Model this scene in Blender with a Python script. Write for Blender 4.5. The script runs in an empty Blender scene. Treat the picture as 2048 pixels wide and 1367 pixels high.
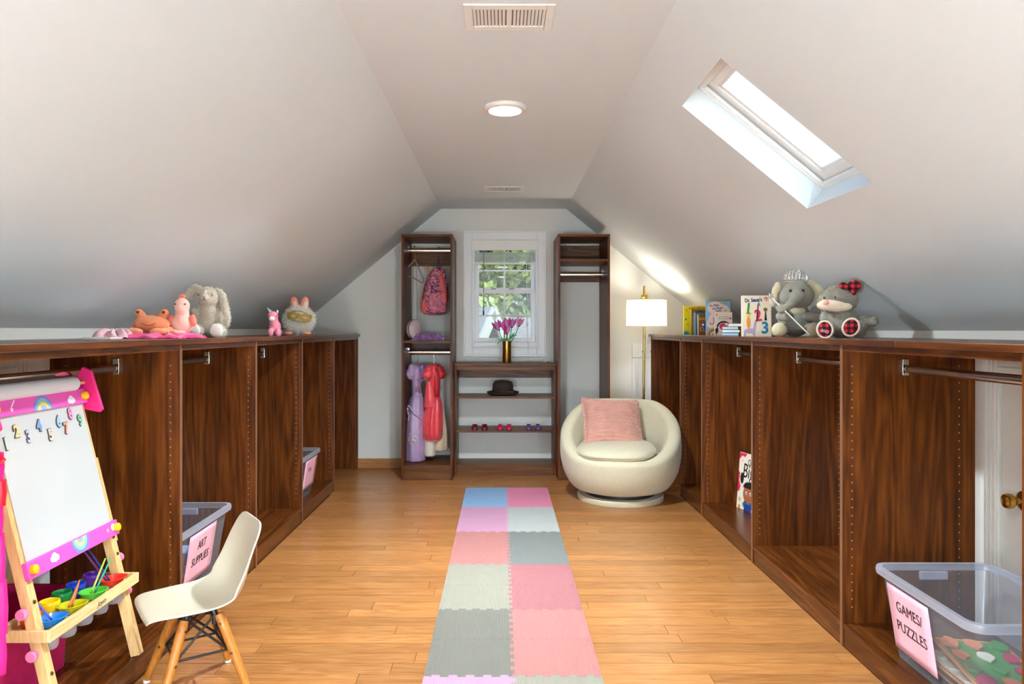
import bpy, bmesh, math, random
from mathutils import Vector, Matrix, Euler
random.seed(7)
PI = math.pi
SC = bpy.context.scene
C = SC.collection
V = Vector

# ------------------------------------------------------------------ camera
CAMZ = 1.217
F = 1440.0
cd = bpy.data.cameras.new('camera'); cam = bpy.data.objects.new('camera', cd); C.objects.link(cam)
cam.location = (0, 0, CAMZ); cam.rotation_euler = (PI/2, 0, 0)
cd.sensor_width = 36; cd.lens = F/2048*36
cd.shift_x = (1024-1003)/2048; cd.shift_y = (660-683.5)/2048
cd.clip_start = .05; cd.clip_end = 200
SC.camera = cam

# ------------------------------------------------------------------ light
SC.view_settings.view_transform = 'Standard'; SC.view_settings.look = 'None'
SC.view_settings.gamma = 1; SC.view_settings.use_curve_mapping = False
SC.view_settings.exposure = 2.5
SKY = 3.2
FILL_GLOBE = 360  # strength of the fill globes added behind the camera
LAMP_W = 13      # ceiling disc over the mat
LAMP_FILL = 8   # two unseen ceiling discs, added for fill light
w = bpy.data.worlds.new('sky'); SC.world = w; w.use_nodes = True
nt = w.node_tree; bg = nt.nodes['Background']
sk = nt.nodes.new('ShaderNodeTexSky'); sk.sky_type = 'HOSEK_WILKIE'
sk.sun_direction = V((.5, -.4, .77)).normalized(); sk.turbidity = 7; sk.ground_albedo = .3
nt.links.new(sk.outputs[0], bg.inputs[0]); bg.inputs[1].default_value = SKY
def lamp_disc(x, y, z, watts, col=(.76, .90, 1)):
    d = bpy.data.lights.new('disc_light', 'AREA'); d.shape = 'DISK'; d.size = .15; d.energy = watts; d.color = col; d.spread = 2.4
    o = bpy.data.objects.new('disc_light', d); C.objects.link(o); o.location = (x, y, z)
    return o

def portal(loc, rot, sx, sy):
    d = bpy.data.lights.new('daylight_portal', 'AREA'); d.shape = 'RECTANGLE'; d.size = sx; d.size_y = sy; d.cycles.is_portal = True
    o = bpy.data.objects.new('daylight_portal', d); C.objects.link(o); o.location = loc; o.rotation_euler = rot
portal((.03, 6.53, 1.54), (-PI/2, 0, 0), .62, 1.0)
portal((.0, -2.6, 1.42), (PI/2, 0, 0), 2.0, 1.15)
portal((1.10, 2.713, 2.02), (0, .685, 0), .60, .56)

# ------------------------------------------------------------------ materials
def lin(c):
    return tuple(((v/255)/12.92 if v/255 <= .04045 else ((v/255+.055)/1.055)**2.4) for v in c)
def nodes(name):
    m = bpy.data.materials.new(name); m.use_nodes = True
    t = m.node_tree; return m, t, t.nodes['Principled BSDF']
def N(t, kind, **kw):
    n = t.nodes.new(kind)
    for k, v in kw.items():
        setattr(n, k, v)
    return n
def pm(name, col, rough=.5, metal=0, var=.08, vs=6, bump=0, bs=150, sheen=0, spec=.5, coat=0, wave=None, trans=0, ior=1.45):
    """plain procedural material: colour broken up by noise, optional fine relief"""
    m, t, b = nodes(name)
    c = lin(col)
    tc = N(t, 'ShaderNodeTexCoord')
    nz = N(t, 'ShaderNodeTexNoise'); nz.inputs['Scale'].default_value = vs; nz.inputs['Detail'].default_value = 4
    t.links.new(tc.outputs['Object'], nz.inputs['Vector'])
    rp = N(t, 'ShaderNodeValToRGB')
    rp.color_ramp.elements[0].position = .3; rp.color_ramp.elements[1].position = .7
    rp.color_ramp.elements[0].color = (*[x*(1-var) for x in c], 1)
    rp.color_ramp.elements[1].color = (*[min(1, x*(1+var)) for x in c], 1)
    t.links.new(nz.outputs['Fac'], rp.inputs[0]); t.links.new(rp.outputs[0], b.inputs['Base Color'])
    b.inputs['Roughness'].default_value = rough; b.inputs['Metallic'].default_value = metal
    b.inputs['Specular IOR Level'].default_value = spec
    if coat: b.inputs['Coat Weight'].default_value = coat
    if sheen:
        b.inputs['Sheen Weight'].default_value = sheen; b.inputs['Sheen Roughness'].default_value = .4
    if trans:
        b.inputs['Transmission Weight'].default_value = trans; b.inputs['IOR'].default_value = ior
    if bump:
        if wave:
            n2 = N(t, 'ShaderNodeTexWave'); n2.bands_direction = wave; n2.inputs['Scale'].default_value = bs; n2.inputs['Distortion'].default_value = .4
            out = n2.outputs['Fac']
        else:
            n2 = N(t, 'ShaderNodeTexNoise'); n2.inputs['Scale'].default_value = bs; n2.inputs['Detail'].default_value = 3
            out = n2.outputs['Fac']
        t.links.new(tc.outputs['Object'], n2.inputs['Vector'])
        bp = N(t, 'ShaderNodeBump'); bp.inputs['Strength'].default_value = bump; bp.inputs['Distance'].default_value = .004
        t.links.new(out, bp.inputs['Height']); t.links.new(bp.outputs[0], b.inputs['Normal'])
    return m
def wood(name, dark, mid, light, scale, rough=.38, spec=.5, bump=.08, tint=.12, wscale=1.0, contrast=1):
    """grain along the axis with the small scale value; per-object random offset and tint"""
    m, t, b = nodes(name)
    tc = N(t, 'ShaderNodeTexCoord'); oi = N(t, 'ShaderNodeObjectInfo')
    ad = N(t, 'ShaderNodeVectorMath', operation='ADD'); sc = N(t, 'ShaderNodeVectorMath', operation='SCALE')
    cx = N(t, 'ShaderNodeCombineXYZ')
    for i in range(3): t.links.new(oi.outputs['Random'], cx.inputs[i])
    t.links.new(cx.outputs[0], sc.inputs[0]); sc.inputs['Scale'].default_value = 37
    t.links.new(tc.outputs['Object'], ad.inputs[0]); t.links.new(sc.outputs[0], ad.inputs[1])
    mp = N(t, 'ShaderNodeMapping'); mp.inputs['Scale'].default_value = scale
    t.links.new(ad.outputs[0], mp.inputs['Vector'])
    n1 = N(t, 'ShaderNodeTexNoise'); n1.inputs['Scale'].default_value = 1.0*wscale; n1.inputs['Detail'].default_value = 2; n1.inputs['Distortion'].default_value = .6
    t.links.new(mp.outputs[0], n1.inputs['Vector'])
    # contour lines of a smooth noise give the cathedral figure
    mu = N(t, 'ShaderNodeMath', operation='MULTIPLY'); mu.inputs[1].default_value = 55; t.links.new(n1.outputs['Fac'], mu.inputs[0])
    si = N(t, 'ShaderNodeMath', operation='SINE'); t.links.new(mu.outputs[0], si.inputs[0])
    n2 = N(t, 'ShaderNodeTexNoise'); n2.inputs['Scale'].default_value = 9*wscale; n2.inputs['Detail'].default_value = 5
    t.links.new(mp.outputs[0], n2.inputs['Vector'])
    m1 = N(t, 'ShaderNodeMath', operation='MULTIPLY_ADD'); m1.inputs[1].default_value = .09*contrast; t.links.new(si.outputs[0], m1.inputs[0])
    m2 = N(t, 'ShaderNodeMath', operation='MULTIPLY_ADD'); m2.inputs[1].default_value = .6; m2.inputs[2].default_value = .2
    t.links.new(n2.outputs['Fac'], m2.inputs[0]); t.links.new(m2.outputs[0], m1.inputs[2])
    rp = N(t, 'ShaderNodeValToRGB'); e = rp.color_ramp.elements
    e[0].position = .3; e[0].color = (*lin(dark), 1); e[1].position = .72; e[1].color = (*lin(light), 1)
    k = e.new(.5); k.color = (*lin(mid), 1)
    t.links.new(m1.outputs[0], rp.inputs[0])
    hs = N(t, 'ShaderNodeHueSaturation')
    mm = N(t, 'ShaderNodeMapRange'); mm.inputs['To Min'].default_value = 1-tint; mm.inputs['To Max'].default_value = 1+tint
    t.links.new(oi.outputs['Random'], mm.inputs['Value']); t.links.new(mm.outputs[0], hs.inputs['Value'])
    t.links.new(rp.outputs[0], hs.inputs['Color']); t.links.new(hs.outputs[0], b.inputs['Base Color'])
    b.inputs['Roughness'].default_value = rough; b.inputs['Specular IOR Level'].default_value = spec
    bp = N(t, 'ShaderNodeBump'); bp.inputs['Strength'].default_value = bump; bp.inputs['Distance'].default_value = .002
    t.links.new(m1.outputs[0], bp.inputs['Height']); t.links.new(bp.outputs[0], b.inputs['Normal'])
    return m
def clear(name, tint, haze, gloss=.08, rough=.08):
    """thin clear or milky sheet: straight-through light, some scatter, some gloss"""
    m, t, b = nodes(name); t.nodes.remove(b)
    o = t.nodes['Material Output']
    tr = N(t, 'ShaderNodeBsdfTransparent'); tr.inputs[0].default_value = (*lin(tint), 1)
    df = N(t, 'ShaderNodeBsdfDiffuse'); df.inputs[0].default_value = (*lin(tint), 1)
    tl = N(t, 'ShaderNodeBsdfTranslucent'); tl.inputs[0].default_value = (*lin(tint), 1)
    gl = N(t, 'ShaderNodeBsdfGlossy'); gl.inputs['Roughness'].default_value = rough
    a = N(t, 'ShaderNodeMixShader'); a.inputs[0].default_value = .45; t.links.new(df.outputs[0], a.inputs[1]); t.links.new(tl.outputs[0], a.inputs[2])
    c = N(t, 'ShaderNodeMixShader'); c.inputs[0].default_value = haze; t.links.new(tr.outputs[0], c.inputs[1]); t.links.new(a.outputs[0], c.inputs[2])
    d = N(t, 'ShaderNodeMixShader'); d.inputs[0].default_value = gloss; t.links.new(c.outputs[0], d.inputs[1]); t.links.new(gl.outputs[0], d.inputs[2])
    t.links.new(d.outputs[0], o.inputs[0]); return m
def glow(name, col, strength):
    m, t, b = nodes(name)
    b.inputs['Base Color'].default_value = (*lin(col), 1); b.inputs['Emission Color'].default_value = (*lin(col), 1)
    b.inputs['Emission Strength'].default_value = strength; return m
def checker(name, c1, c2, c3, scale):
    """buffalo plaid: two crossing band patterns"""
    m, t, b = nodes(name); tc = N(t, 'ShaderNodeTexCoord'); sx = N(t, 'ShaderNodeSeparateXYZ'); t.links.new(tc.outputs['Object'], sx.inputs[0])
    outs = []
    for ax in ('X', 'Z'):
        mu = N(t, 'ShaderNodeMath', operation='MULTIPLY'); mu.inputs[1].default_value = scale; t.links.new(sx.outputs[ax], mu.inputs[0])
        fr = N(t, 'ShaderNodeMath', operation='FRACT'); t.links.new(mu.outputs[0], fr.inputs[0])
        gt = N(t, 'ShaderNodeMath', operation='GREATER_THAN'); gt.inputs[1].default_value = .5; t.links.new(fr.outputs[0], gt.inputs[0]); outs.append(gt)
    s = N(t, 'ShaderNodeMath', operation='ADD'); t.links.new(outs[0].outputs[0], s.inputs[0]); t.links.new(outs[1].outputs[0], s.inputs[1])
    h = N(t, 'ShaderNodeMath', operation='MULTIPLY'); h.inputs[1].default_value = .5; t.links.new(s.outputs[0], h.inputs[0])
    rp = N(t, 'ShaderNodeValToRGB'); rp.color_ramp.interpolation = 'CONSTANT'; e = rp.color_ramp.elements
    e[0].position = 0; e[0].color = (*lin(c1), 1); e[1].position = .75; e[1].color = (*lin(c3), 1); k = e.new(.25); k.color = (*lin(c2), 1)
    t.links.new(h.outputs[0], rp.inputs[0]); t.links.new(rp.outputs[0], b.inputs['Base Color']); b.inputs['Roughness'].default_value = .9
    return m
def patches(name, cols, scale, rough=.7):
    """printed fabric or picture: voronoi cells in several colours"""
    m, t, b = nodes(name); tc = N(t, 'ShaderNodeTexCoord')
    v = N(t, 'ShaderNodeTexVoronoi'); v.inputs['Scale'].default_value = scale
    nz = N(t, 'ShaderNodeTexNoise'); nz.inputs['Scale'].default_value = scale*1.2
    mx = N(t, 'ShaderNodeMix', data_type='VECTOR'); mx.inputs[0].default_value = .25
    t.links.new(tc.outputs['Object'], nz.inputs['Vector']); t.links.new(tc.outputs['Object'], mx.inputs[4]); t.links.new(nz.outputs['Color'], mx.inputs[5])
    t.links.new(mx.outputs[1], v.inputs['Vector'])
    sp = N(t, 'ShaderNodeSeparateColor'); t.links.new(v.outputs['Color'], sp.inputs[0])
    rp = N(t, 'ShaderNodeValToRGB'); rp.color_ramp.interpolation = 'CONSTANT'; e = rp.color_ramp.elements
    n = len(cols); e[0].color = (*lin(cols[0]), 1); e[1].position = (n-1)/n; e[1].color = (*lin(cols[-1]), 1)
    for i in range(1, n-1): k = e.new(i/n); k.color = (*lin(cols[i]), 1)
    t.links.new(sp.outputs[0], rp.inputs[0]); t.links.new(rp.outputs[0], b.inputs['Base Color']); b.inputs['Roughness'].default_value = rough
    return m

# ------------------------------------------------------------------ mesh helpers
class MB:
    def __init__(s): s.bm = bmesh.new(); s.mi = 0
    def _f(s, vs):
        try:
            f = s.bm.faces.new(vs); f.material_index = s.mi; return f
        except ValueError: return None
    def box(s, x0, x1, y0, y1, z0, z1, M=None):
        c = [V((x, y, z)) for x in (x0, x1) for y in (y0, y1) for z in (z0, z1)]
        if M: c = [M @ p for p in c]
        v = [s.bm.verts.new(p) for p in c]
        for q in ((0, 1, 3, 2), (4, 6, 7, 5), (0, 4, 5, 1), (2, 3, 7, 6), (0, 2, 6, 4), (1, 5, 7, 3)): s._f([v[i] for i in q])
        return s
    def hexa(s, pts):
        v = [s.bm.verts.new(p) for p in pts]   # 4 bottom, 4 top
        for q in ((3, 2, 1, 0), (4, 5, 6, 7), (0, 1, 5, 4), (1, 2, 6, 5), (2, 3, 7, 6), (3, 0, 4, 7)): s._f([v[i] for i in q])
        return s
    def grid(s, fn, nu, nv, cu=False, cv=False):
        rows = [[s.bm.verts.new(fn(i/nu if cu else i/(nu-1), j/nv if cv else j/(nv-1))) for i in range(nu)] for j in range(nv)]
        for j in range(nv if cv else nv-1):
            for i in range(nu if cu else nu-1):
                s._f([rows[j][i], rows[j][(i+1) % nu], rows[(j+1) % nv][(i+1) % nu], rows[(j+1) % nv][i]])
        return rows
    def rings(s, rings, cap=True, M=None):
        """skin a list of equal-length closed rings"""
        R = [[s.bm.verts.new(M @ V(p) if M else p) for p in r] for r in rings]
        n = len(R[0])
        for a, b in zip(R, R[1:]):
            for i in range(n): s._f([a[i], a[(i+1) % n], b[(i+1) % n], b[i]])
        if cap: s._f(R[0][::-1]); s._f(R[-1])
        return s
    def tube(s, pts, r, seg=8, cap=True):
        pts = [V(p) for p in pts]; n = len(pts)
        rr = r if isinstance(r, (list, tuple)) else [r]*n
        out = []; prev = None
        for i, p in enumerate(pts):
            d = (pts[min(i+1, n-1)]-pts[max(i-1, 0)]).normalized()
            if prev is None:
                a = d.orthogonal().normalized()
            else:
                a = prev-d*prev.dot(d); a = a.normalized() if a.length > 1e-6 else d.orthogonal().normalized()
            prev = a; b = d.cross(a)
            out.append([p+(a*math.cos(2*PI*k/seg)+b*math.sin(2*PI*k/seg))*rr[i] for k in range(seg)])
        return s.rings(out, cap)
    def lathe(s, prof, seg=24, c=(0, 0, 0), M=None, cap=True, sx=1, sy=1):
        c = V(c)
        rg = [[c+V((r*sx*math.cos(2*PI*k/seg), r*sy*math.sin(2*PI*k/seg), z)) for k in range(seg)] for r, z in prof]
        return s.rings(rg, cap, M)
    def ell(s, c, r, seg=20, rng=12, rot=None):
        M = Matrix.Translation(c) @ (Euler(rot).to_matrix().to_4x4() if rot else Matrix()) @ Matrix.Diagonal((r[0], r[1], r[2], 1))
        before = set()
        g = bmesh.ops.create_uvsphere(s.bm, u_segments=seg, v_segments=rng, radius=1, matrix=M)
        for v in g['verts']:
            for f in v.link_faces: f.material_index = s.mi
        return s
    def prism(s, poly, fn, t0, t1):
        """2-D polygon extruded between t0 and t1; fn(u,v,t) gives the 3-D point"""
        a = [s.bm.verts.new(fn(u, v, t0)) for u, v in poly]; b = [s.bm.verts.new(fn(u, v, t1)) for u, v in poly]
        n = len(poly); s._f(a[::-1]); s._f(b)
        for i in range(n): s._f([a[i], a[(i+1) % n], b[(i+1) % n], b[i]])
        return s
    def build(s, name, mat, parent=None, bevel=0, smooth=True, angle=38, seg=2):
        bmesh.ops.recalc_face_normals(s.bm, faces=s.bm.faces[:])
        me = bpy.data.meshes.new(name); s.bm.to_mesh(me); s.bm.free()
        return mk(name, me, mat, parent, bevel, smooth, angle, seg)
def mk(name, me, mat, parent=None, bevel=0, smooth=True, angle=38, seg=2):
    for m in (mat if isinstance(mat, (list, tuple)) else [mat]): me.materials.append(m)
    if smooth:
        me.shade_smooth(); me.set_sharp_from_angle(angle=math.radians(angle))
    o = bpy.data.objects.new(name, me); C.objects.link(o)
    if parent: o.parent = parent
    if bevel:
        b = o.modifiers.new('bevel', 'BEVEL'); b.width = bevel; b.segments = seg; b.limit_method = 'ANGLE'; b.angle_limit = .6
        b.harden_normals = False
    return o
def BX(name, mat, parent, x0, x1, y0, y1, z0, z1, bevel=.001):
    return MB().box(x0, x1, y0, y1, z0, z1).build(name, mat, parent, bevel, smooth=False)
def thing(name, label, cat, loc=(0, 0, 0), rz=0, group=None, rot=None):
    o = bpy.data.objects.new(name, None); C.objects.link(o); o.location = loc
    o.rotation_euler = rot if rot else (0, 0, rz); o.empty_display_size = .05
    o['label'] = label; o['category'] = cat
    if group: o['group'] = group
    return o
def tag(o, label, cat, group=None):
    o['label'] = label; o['category'] = cat
    if group: o['group'] = group
    return o
def struct(o): o['kind'] = 'structure'; return o
def stuff(o): o['kind'] = 'stuff'; return o
def root_struct(name, loc=(0, 0, 0)):
    o = bpy.data.objects.new(name, None); C.objects.link(o); o.location = loc; o['kind'] = 'structure'; return o
def P(px, py, Y): return V(((px-1003)*Y/F, Y, CAMZ+(660-py)*Y/F))
def S(x): x = max(0, min(1, x)); return x*x*(3-2*x)
def interp(tab, x):
    if x <= tab[0][0]: return tab[0][1]
    for (a, p), (b, q) in zip(tab, tab[1:]):
        if x <= b:
            k = (x-a)/(b-a); k = k*k*(3-2*k); return p+(q-p)*k
    return tab[-1][1]
def realize(o):
    """bake the modifiers of an object into its mesh"""
    dg = bpy.context.evaluated_depsgraph_get(); dg.update()
    me = bpy.data.meshes.new_from_object(o.evaluated_get(dg)); old = o.data; o.modifiers.clear(); o.data = me
    bpy.data.meshes.remove(old); me.name = o.name; return o
def text(parent, s, size, mat, loc, right=(1, 0, 0), up=(0, 0, 1), depth=.0004, name='lettering', sx=1, shear=0, spacing=1, bold=0, align='CENTER'):
    cu = bpy.data.curves.new('txt', 'FONT'); cu.body = s; cu.size = size; cu.align_x = align; cu.align_y = 'CENTER'
    cu.extrude = depth; cu.shear = shear; cu.space_character = spacing; cu.offset = bold; cu.resolution_u = 3
    t = bpy.data.objects.new('txt', cu); C.objects.link(t)
    dg = bpy.context.evaluated_depsgraph_get(); me = bpy.data.meshes.new_from_object(t.evaluated_get(dg))
    bpy.data.objects.remove(t); bpy.data.curves.remove(cu)
    r = V(right).normalized(); u = V(up).normalized(); n = r.cross(u)
    M = Matrix(((r.x, u.x, n.x, loc[0]), (r.y, u.y, n.y, loc[1]), (r.z, u.z, n.z, loc[2]), (0, 0, 0, 1))) @ Matrix.Diagonal((sx, 1, 1, 1))
    me.transform(M); me.name = name
    return mk(name, me, mat, parent, smooth=False)
def decal(parent, poly, mat, y=-.0008, name='picture', t=.0005):
    return MB().prism(poly, lambda u, v, q: V((u, q, v)), y, y-t).build(name, mat, parent, smooth=False)
def hermite(tab, x):
    n = len(tab)
    if x <= tab[0][0]: return tab[0][1]
    if x >= tab[-1][0]: return tab[-1][1]
    i = max(k for k in range(n-1) if tab[k][0] <= x)
    sl = lambda k: (tab[min(n-1, k+1)][1]-tab[max(0, k-1)][1])/(tab[min(n-1, k+1)][0]-tab[max(0, k-1)][0])
    h = tab[i+1][0]-tab[i][0]; t = (x-tab[i][0])/h
    return (2*t**3-3*t*t+1)*tab[i][1]+(t**3-2*t*t+t)*h*sl(i)+(3*t*t-2*t**3)*tab[i+1][1]+(t**3-t*t)*h*sl(i+1)
def furm(name, col, var=.12, vs=30):
    """hair: part of the light passes through each blade"""
    m = pm(name, col, .9, var=var, vs=vs); t = m.node_tree; b = t.nodes['Principled BSDF']
    tl = N(t, 'ShaderNodeBsdfTranslucent'); mx = N(t, 'ShaderNodeMixShader'); mx.inputs[0].default_value = .5
    src = b.inputs['Base Color'].links[0].from_socket; t.links.new(src, tl.inputs[0])
    t.links.new(b.outputs[0], mx.inputs[1]); t.links.new(tl.outputs[0], mx.inputs[2]); t.links.new(mx.outputs[0], t.nodes['Material Output'].inputs[0])
    return m
def disc(cx, cz, rx, rz=None, n=18, a0=0, a1=2*PI):
    rz = rz or rx
    return [(cx+rx*math.cos(a0+(a1-a0)*i/n), cz+rz*math.sin(a0+(a1-a0)*i/n)) for i in range(n if a1-a0 > 6.28 else n+1)]
def arc(cx, cz, r0, r1, n=14, a0=0, a1=PI):
    return disc(cx, cz, r1, None, n, a0, a1)+disc(cx, cz, r0, None, n, a0, a1)[::-1]
def soft(name, ells, mat, parent, voxel=.006, it=6, extra=None):
    """one continuous stuffed body: ellipsoids and limbs melted together"""
    m = MB()
    for e in ells: m.ell(e[0], e[1], 16, 10, e[2] if len(e) > 2 else None)
    if extra: extra(m)
    o = m.build(name, mat, parent, smooth=False)
    r = o.modifiers.new('r', 'REMESH'); r.mode = 'VOXEL'; r.voxel_size = voxel
    sm = o.modifiers.new('s', 'SMOOTH'); sm.factor = .6; sm.iterations = it
    realize(o); o.data.shade_smooth()
    return o
def fur(o, n, ln, wd, mat, name='fur', tilt=.5, seed=1, keep=None, droop=0):
    """pile of a plush: one small blade per hair, all in one mesh"""
    rnd = random.Random(seed); me = o.data
    me.calc_loop_triangles(); tr = me.loop_triangles; vs = me.vertices
    ar = []; acc = 0
    for t in tr: acc += t.area; ar.append(acc)
    import bisect
    co = []; fa = []
    for i in range(n):
        t = tr[min(len(tr)-1, bisect.bisect(ar, rnd.random()*acc))]
        a, b = rnd.random(), rnd.random()
        if a+b > 1: a, b = 1-a, 1-b
        p = vs[t.vertices[0]].co*(1-a-b)+vs[t.vertices[1]].co*a+vs[t.vertices[2]].co*b
        if keep and not keep(p): continue
        nn = t.normal; d = (nn+V((rnd.uniform(-1, 1), rnd.uniform(-1, 1), rnd.uniform(-1, 1)-droop))*tilt).normalized()
        sd_ = d.cross(V((rnd.uniform(-1, 1), rnd.uniform(-1, 1), rnd.uniform(-1, 1)))).normalized()*wd*.5
        L = ln*rnd.uniform(.6, 1.25); k = len(co); q = p-nn*.001
        co += [q-sd_, q+sd_, q+d*L]; fa.append((k, k+1, k+2))
    m2 = bpy.data.meshes.new(name); m2.from_pydata(co, [], fa)
    return stuff(mk(name, m2, mat, o, smooth=False))
def copy_tree(o, parent=None):
    c = o.copy(); C.objects.link(c); c.parent = parent
    for ch in list(o.children): copy_tree(ch, c)
    return c
# ------------------------------------------------------------------ shared materials
PAINT = pm('wall_paint', (226, 224, 216), .75, var=.012, vs=1.5, bump=.03, bs=220, spec=.25)
CEIL = pm('ceiling_paint', (219, 227, 228), .8, var=.012, vs=1.5, bump=.03, bs=220, spec=.2)
TRIM = pm('white_trim', (236, 236, 233), .35, var=.015, vs=3)
CREAM = pm('door_white', (228, 224, 214), .4, var=.015, vs=3)
WOODV = wood('closet_wood_upright', (56, 24, 3), (92, 44, 7), (124, 66, 16), (7, 7, .5), .4, .22, contrast=.9)
WOODY = wood('closet_wood_lengthwise', (58, 26, 7), (92, 46, 14), (122, 66, 24), (7, .5, 7), .26, .6, contrast=.8)
WOODX = wood('closet_wood_crosswise', (62, 31, 7), (98, 54, 14), (126, 74, 22), (.5, 7, 7), .4, .25, contrast=.8)
OAK = wood('laminate_plank', (148, 90, 42), (170, 112, 60), (188, 130, 76), (1.3, 16, 16), .3, .5, bump=.03, tint=.15, contrast=.9)
SUB = wood('laminate_dark_joint', (136, 84, 42), (146, 92, 48), (156, 100, 54), (1.6, 20, 20), .5, .3)
BASEW = wood('honey_baseboard', (150, 94, 44), (172, 110, 56), (190, 126, 68), (1.2, 14, 14), .4, .5)
PINE = wood('pine', (206, 160, 96), (226, 184, 122), (240, 206, 150), (14, 14, 1.5), .5, .4, contrast=.6, tint=.05)
PINEY = wood('pine_lengthwise', (214, 172, 110), (232, 194, 136), (243, 212, 160), (14, 1.5, 14), .5, .4, contrast=.6, tint=.05)
BEECH = wood('beech_dowel', (166, 96, 26), (186, 116, 40), (202, 136, 58), (14, 14, 2), .4, .5, contrast=.5, tint=.05)
CHROME = pm('chrome', (214, 210, 200), .14, 1, var=.03)
BRASS = pm('brass', (196, 152, 66), .2, 1, var=.06)
GOLD = pm('brushed_gold', (176, 138, 66), .32, 1, var=.06)
BLACK = pm('black_metal', (22, 22, 24), .4, 0, var=.1)
DARK = pm('dark_void', (34, 32, 30), .9, var=.1)
WHITEP = pm('white_plastic', (236, 234, 226), .3, var=.015)
GLASS = clear('window_glass', (246, 250, 250), .0, .05, .0)
PIN = pm('shelf_hole_rim', (164, 124, 80), .5, var=.1)
INK = pm('black_ink', (34, 26, 30), .6, var=.05)

ZC = CAMZ+1.07            # flat ceiling
XL, XR = -.535, .57       # where the flat ceiling breaks
KL, KR = -1.82, 1.88      # knee walls
YB, YF = 6.35, -2.4       # end walls
ZKL, ZKR = 1.225, 1.215
FLOOR = .0

# ------------------------------------------------------------------ room shell
fl = struct(MB().box(KL-.3, KR+.3, YF-.3, YB+.3, -.16, -.006).build('floor', SUB, None, smooth=False))
PLW = .0845
rnd = random.Random(3); row = 0; y = 1.62
def plank(x0, x1, y0, y1):
    g = .0011; dz = rnd.uniform(0, .0005)
    me = bpy.data.meshes.new('plank'); b = MB().box(x0+g, x1-g, y0+g, y1-g, -.006, -.0006+dz)
    return b.build('plank', OAK, fl, smooth=False)
while y < YB:
    y1 = min(YB, y+PLW)
    xa, xb = (-1.262, 1.318) if y < 5.3 else (KL, KR)
    x = xa-rnd.uniform(0, .8); first = True
    while x < xb:
        L = rnd.choice((.62, .8, .95, 1.1, 1.25))
        a, b = max(xa, x), min(xb, x+L)
        if b-a > .02: plank(a, b, y, y1)
        x += L
    y = y1; row += 1
ce = struct(MB().box(XL-.02, XR+.02, YF-.1, YB+.1, ZC, ZC+.12).build('ceiling', CEIL, None, smooth=False))
def slope(name, x0, x1, z1, hole=None):
    d = V((x1-x0, 0, z1-ZC)); L = d.length; d.normalize(); n = V((-d.z, 0, d.x)) if d.x > 0 else V((d.z, 0, -d.x))
    if n.z < 0: n = -n
    fn = lambda s, yy, t: V((x0, yy, ZC))+d*s+n*t
    m = MB(); T = .10
    def slab(s0, s1, ya, yb): m.hexa([fn(s0, ya, 0), fn(s1, ya, 0), fn(s1, yb, 0), fn(s0, yb, 0), fn(s0, ya, T), fn(s1, ya, T), fn(s1, yb, T), fn(s0, yb, T)])
    e = .1
    if hole:
        s0, s1, ya, yb = hole
        slab(0, L+e, YF-.1, ya); slab(0, L+e, yb, YB+.1); slab(0, s0, ya, yb); slab(s1, L+e, ya, yb)
    else: slab(0, L+e, YF-.1, YB+.1)
    return struct(m.build(name, CEIL, None, smooth=False)), fn, n
slope('ceiling_left', XL, KL, ZKL)
k = math.hypot(KR-XR, ZKR-ZC)/(KR-XR)
SH = ((.746-XR)*k, (1.263-XR)*k, 2.452, 2.975)
_, SF, SN = slope('ceiling_right', XR, KR, ZKR, SH)
wl = struct(MB().box(KL-.12, KL, YF, YB, -.01, ZKL+.1).build('wall_left', PAINT, None, smooth=False))
wr = struct(MB().box(KR, KR+.12, YF, YB, -.01, ZKR+.1).build('wall_right', PAINT, None, smooth=False))
WX0, WX1, WZ0, WZ1 = -.256, .317, 1.063, 2.011
m = MB(); T = .16
m.box(KL-.12, WX0, YB, YB+T, -.01, 2.5); m.box(WX1, KR+.12, YB, YB+T, -.01, 2.5)
m.box(WX0, WX1, YB, YB+T, -.01, WZ0); m.box(WX0, WX1, YB, YB+T, WZ1, 2.5)
wb = struct(m.build('wall_back', PAINT, None, smooth=False))
m = MB(); a0, a1, b0, b1 = -1.0, 1.0, .84, 2.0
m.box(KL-.12, a0, YF-T, YF, -.01, 2.5); m.box(a1, KR+.12, YF-T, YF, -.01, 2.5); m.box(a0, a1, YF-T, YF, -.01, b0); m.box(a0, a1, YF-T, YF, b1, 2.5)
wf = struct(m.build('wall_front', PAINT, None, smooth=False))
w3 = root_struct('fill_window', (0, YF, 0))  # unseen window, added so daylight fills the room from behind
for x0, x1 in ((a0, -.02), (.02, a1)):
    m = MB(); m.box(x0, x0+.05, -.12, -.06, b0, b1).box(x1-.05, x1, -.12, -.06, b0, b1).box(x0+.05, x1-.05, -.12, -.06, b0, b0+.05).box(x0+.05, x1-.05, -.12, -.06, b1-.05, b1)
    q = m.build('sash', TRIM, w3, smooth=False); BX('pane', GLASS, q, x0+.05, x1-.05, -.094, -.09, b0+.05, b1-.05, 0)
BX('mullion', TRIM, w3, -.0195, .0195, -.14, -.03, b0, b1)
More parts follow.
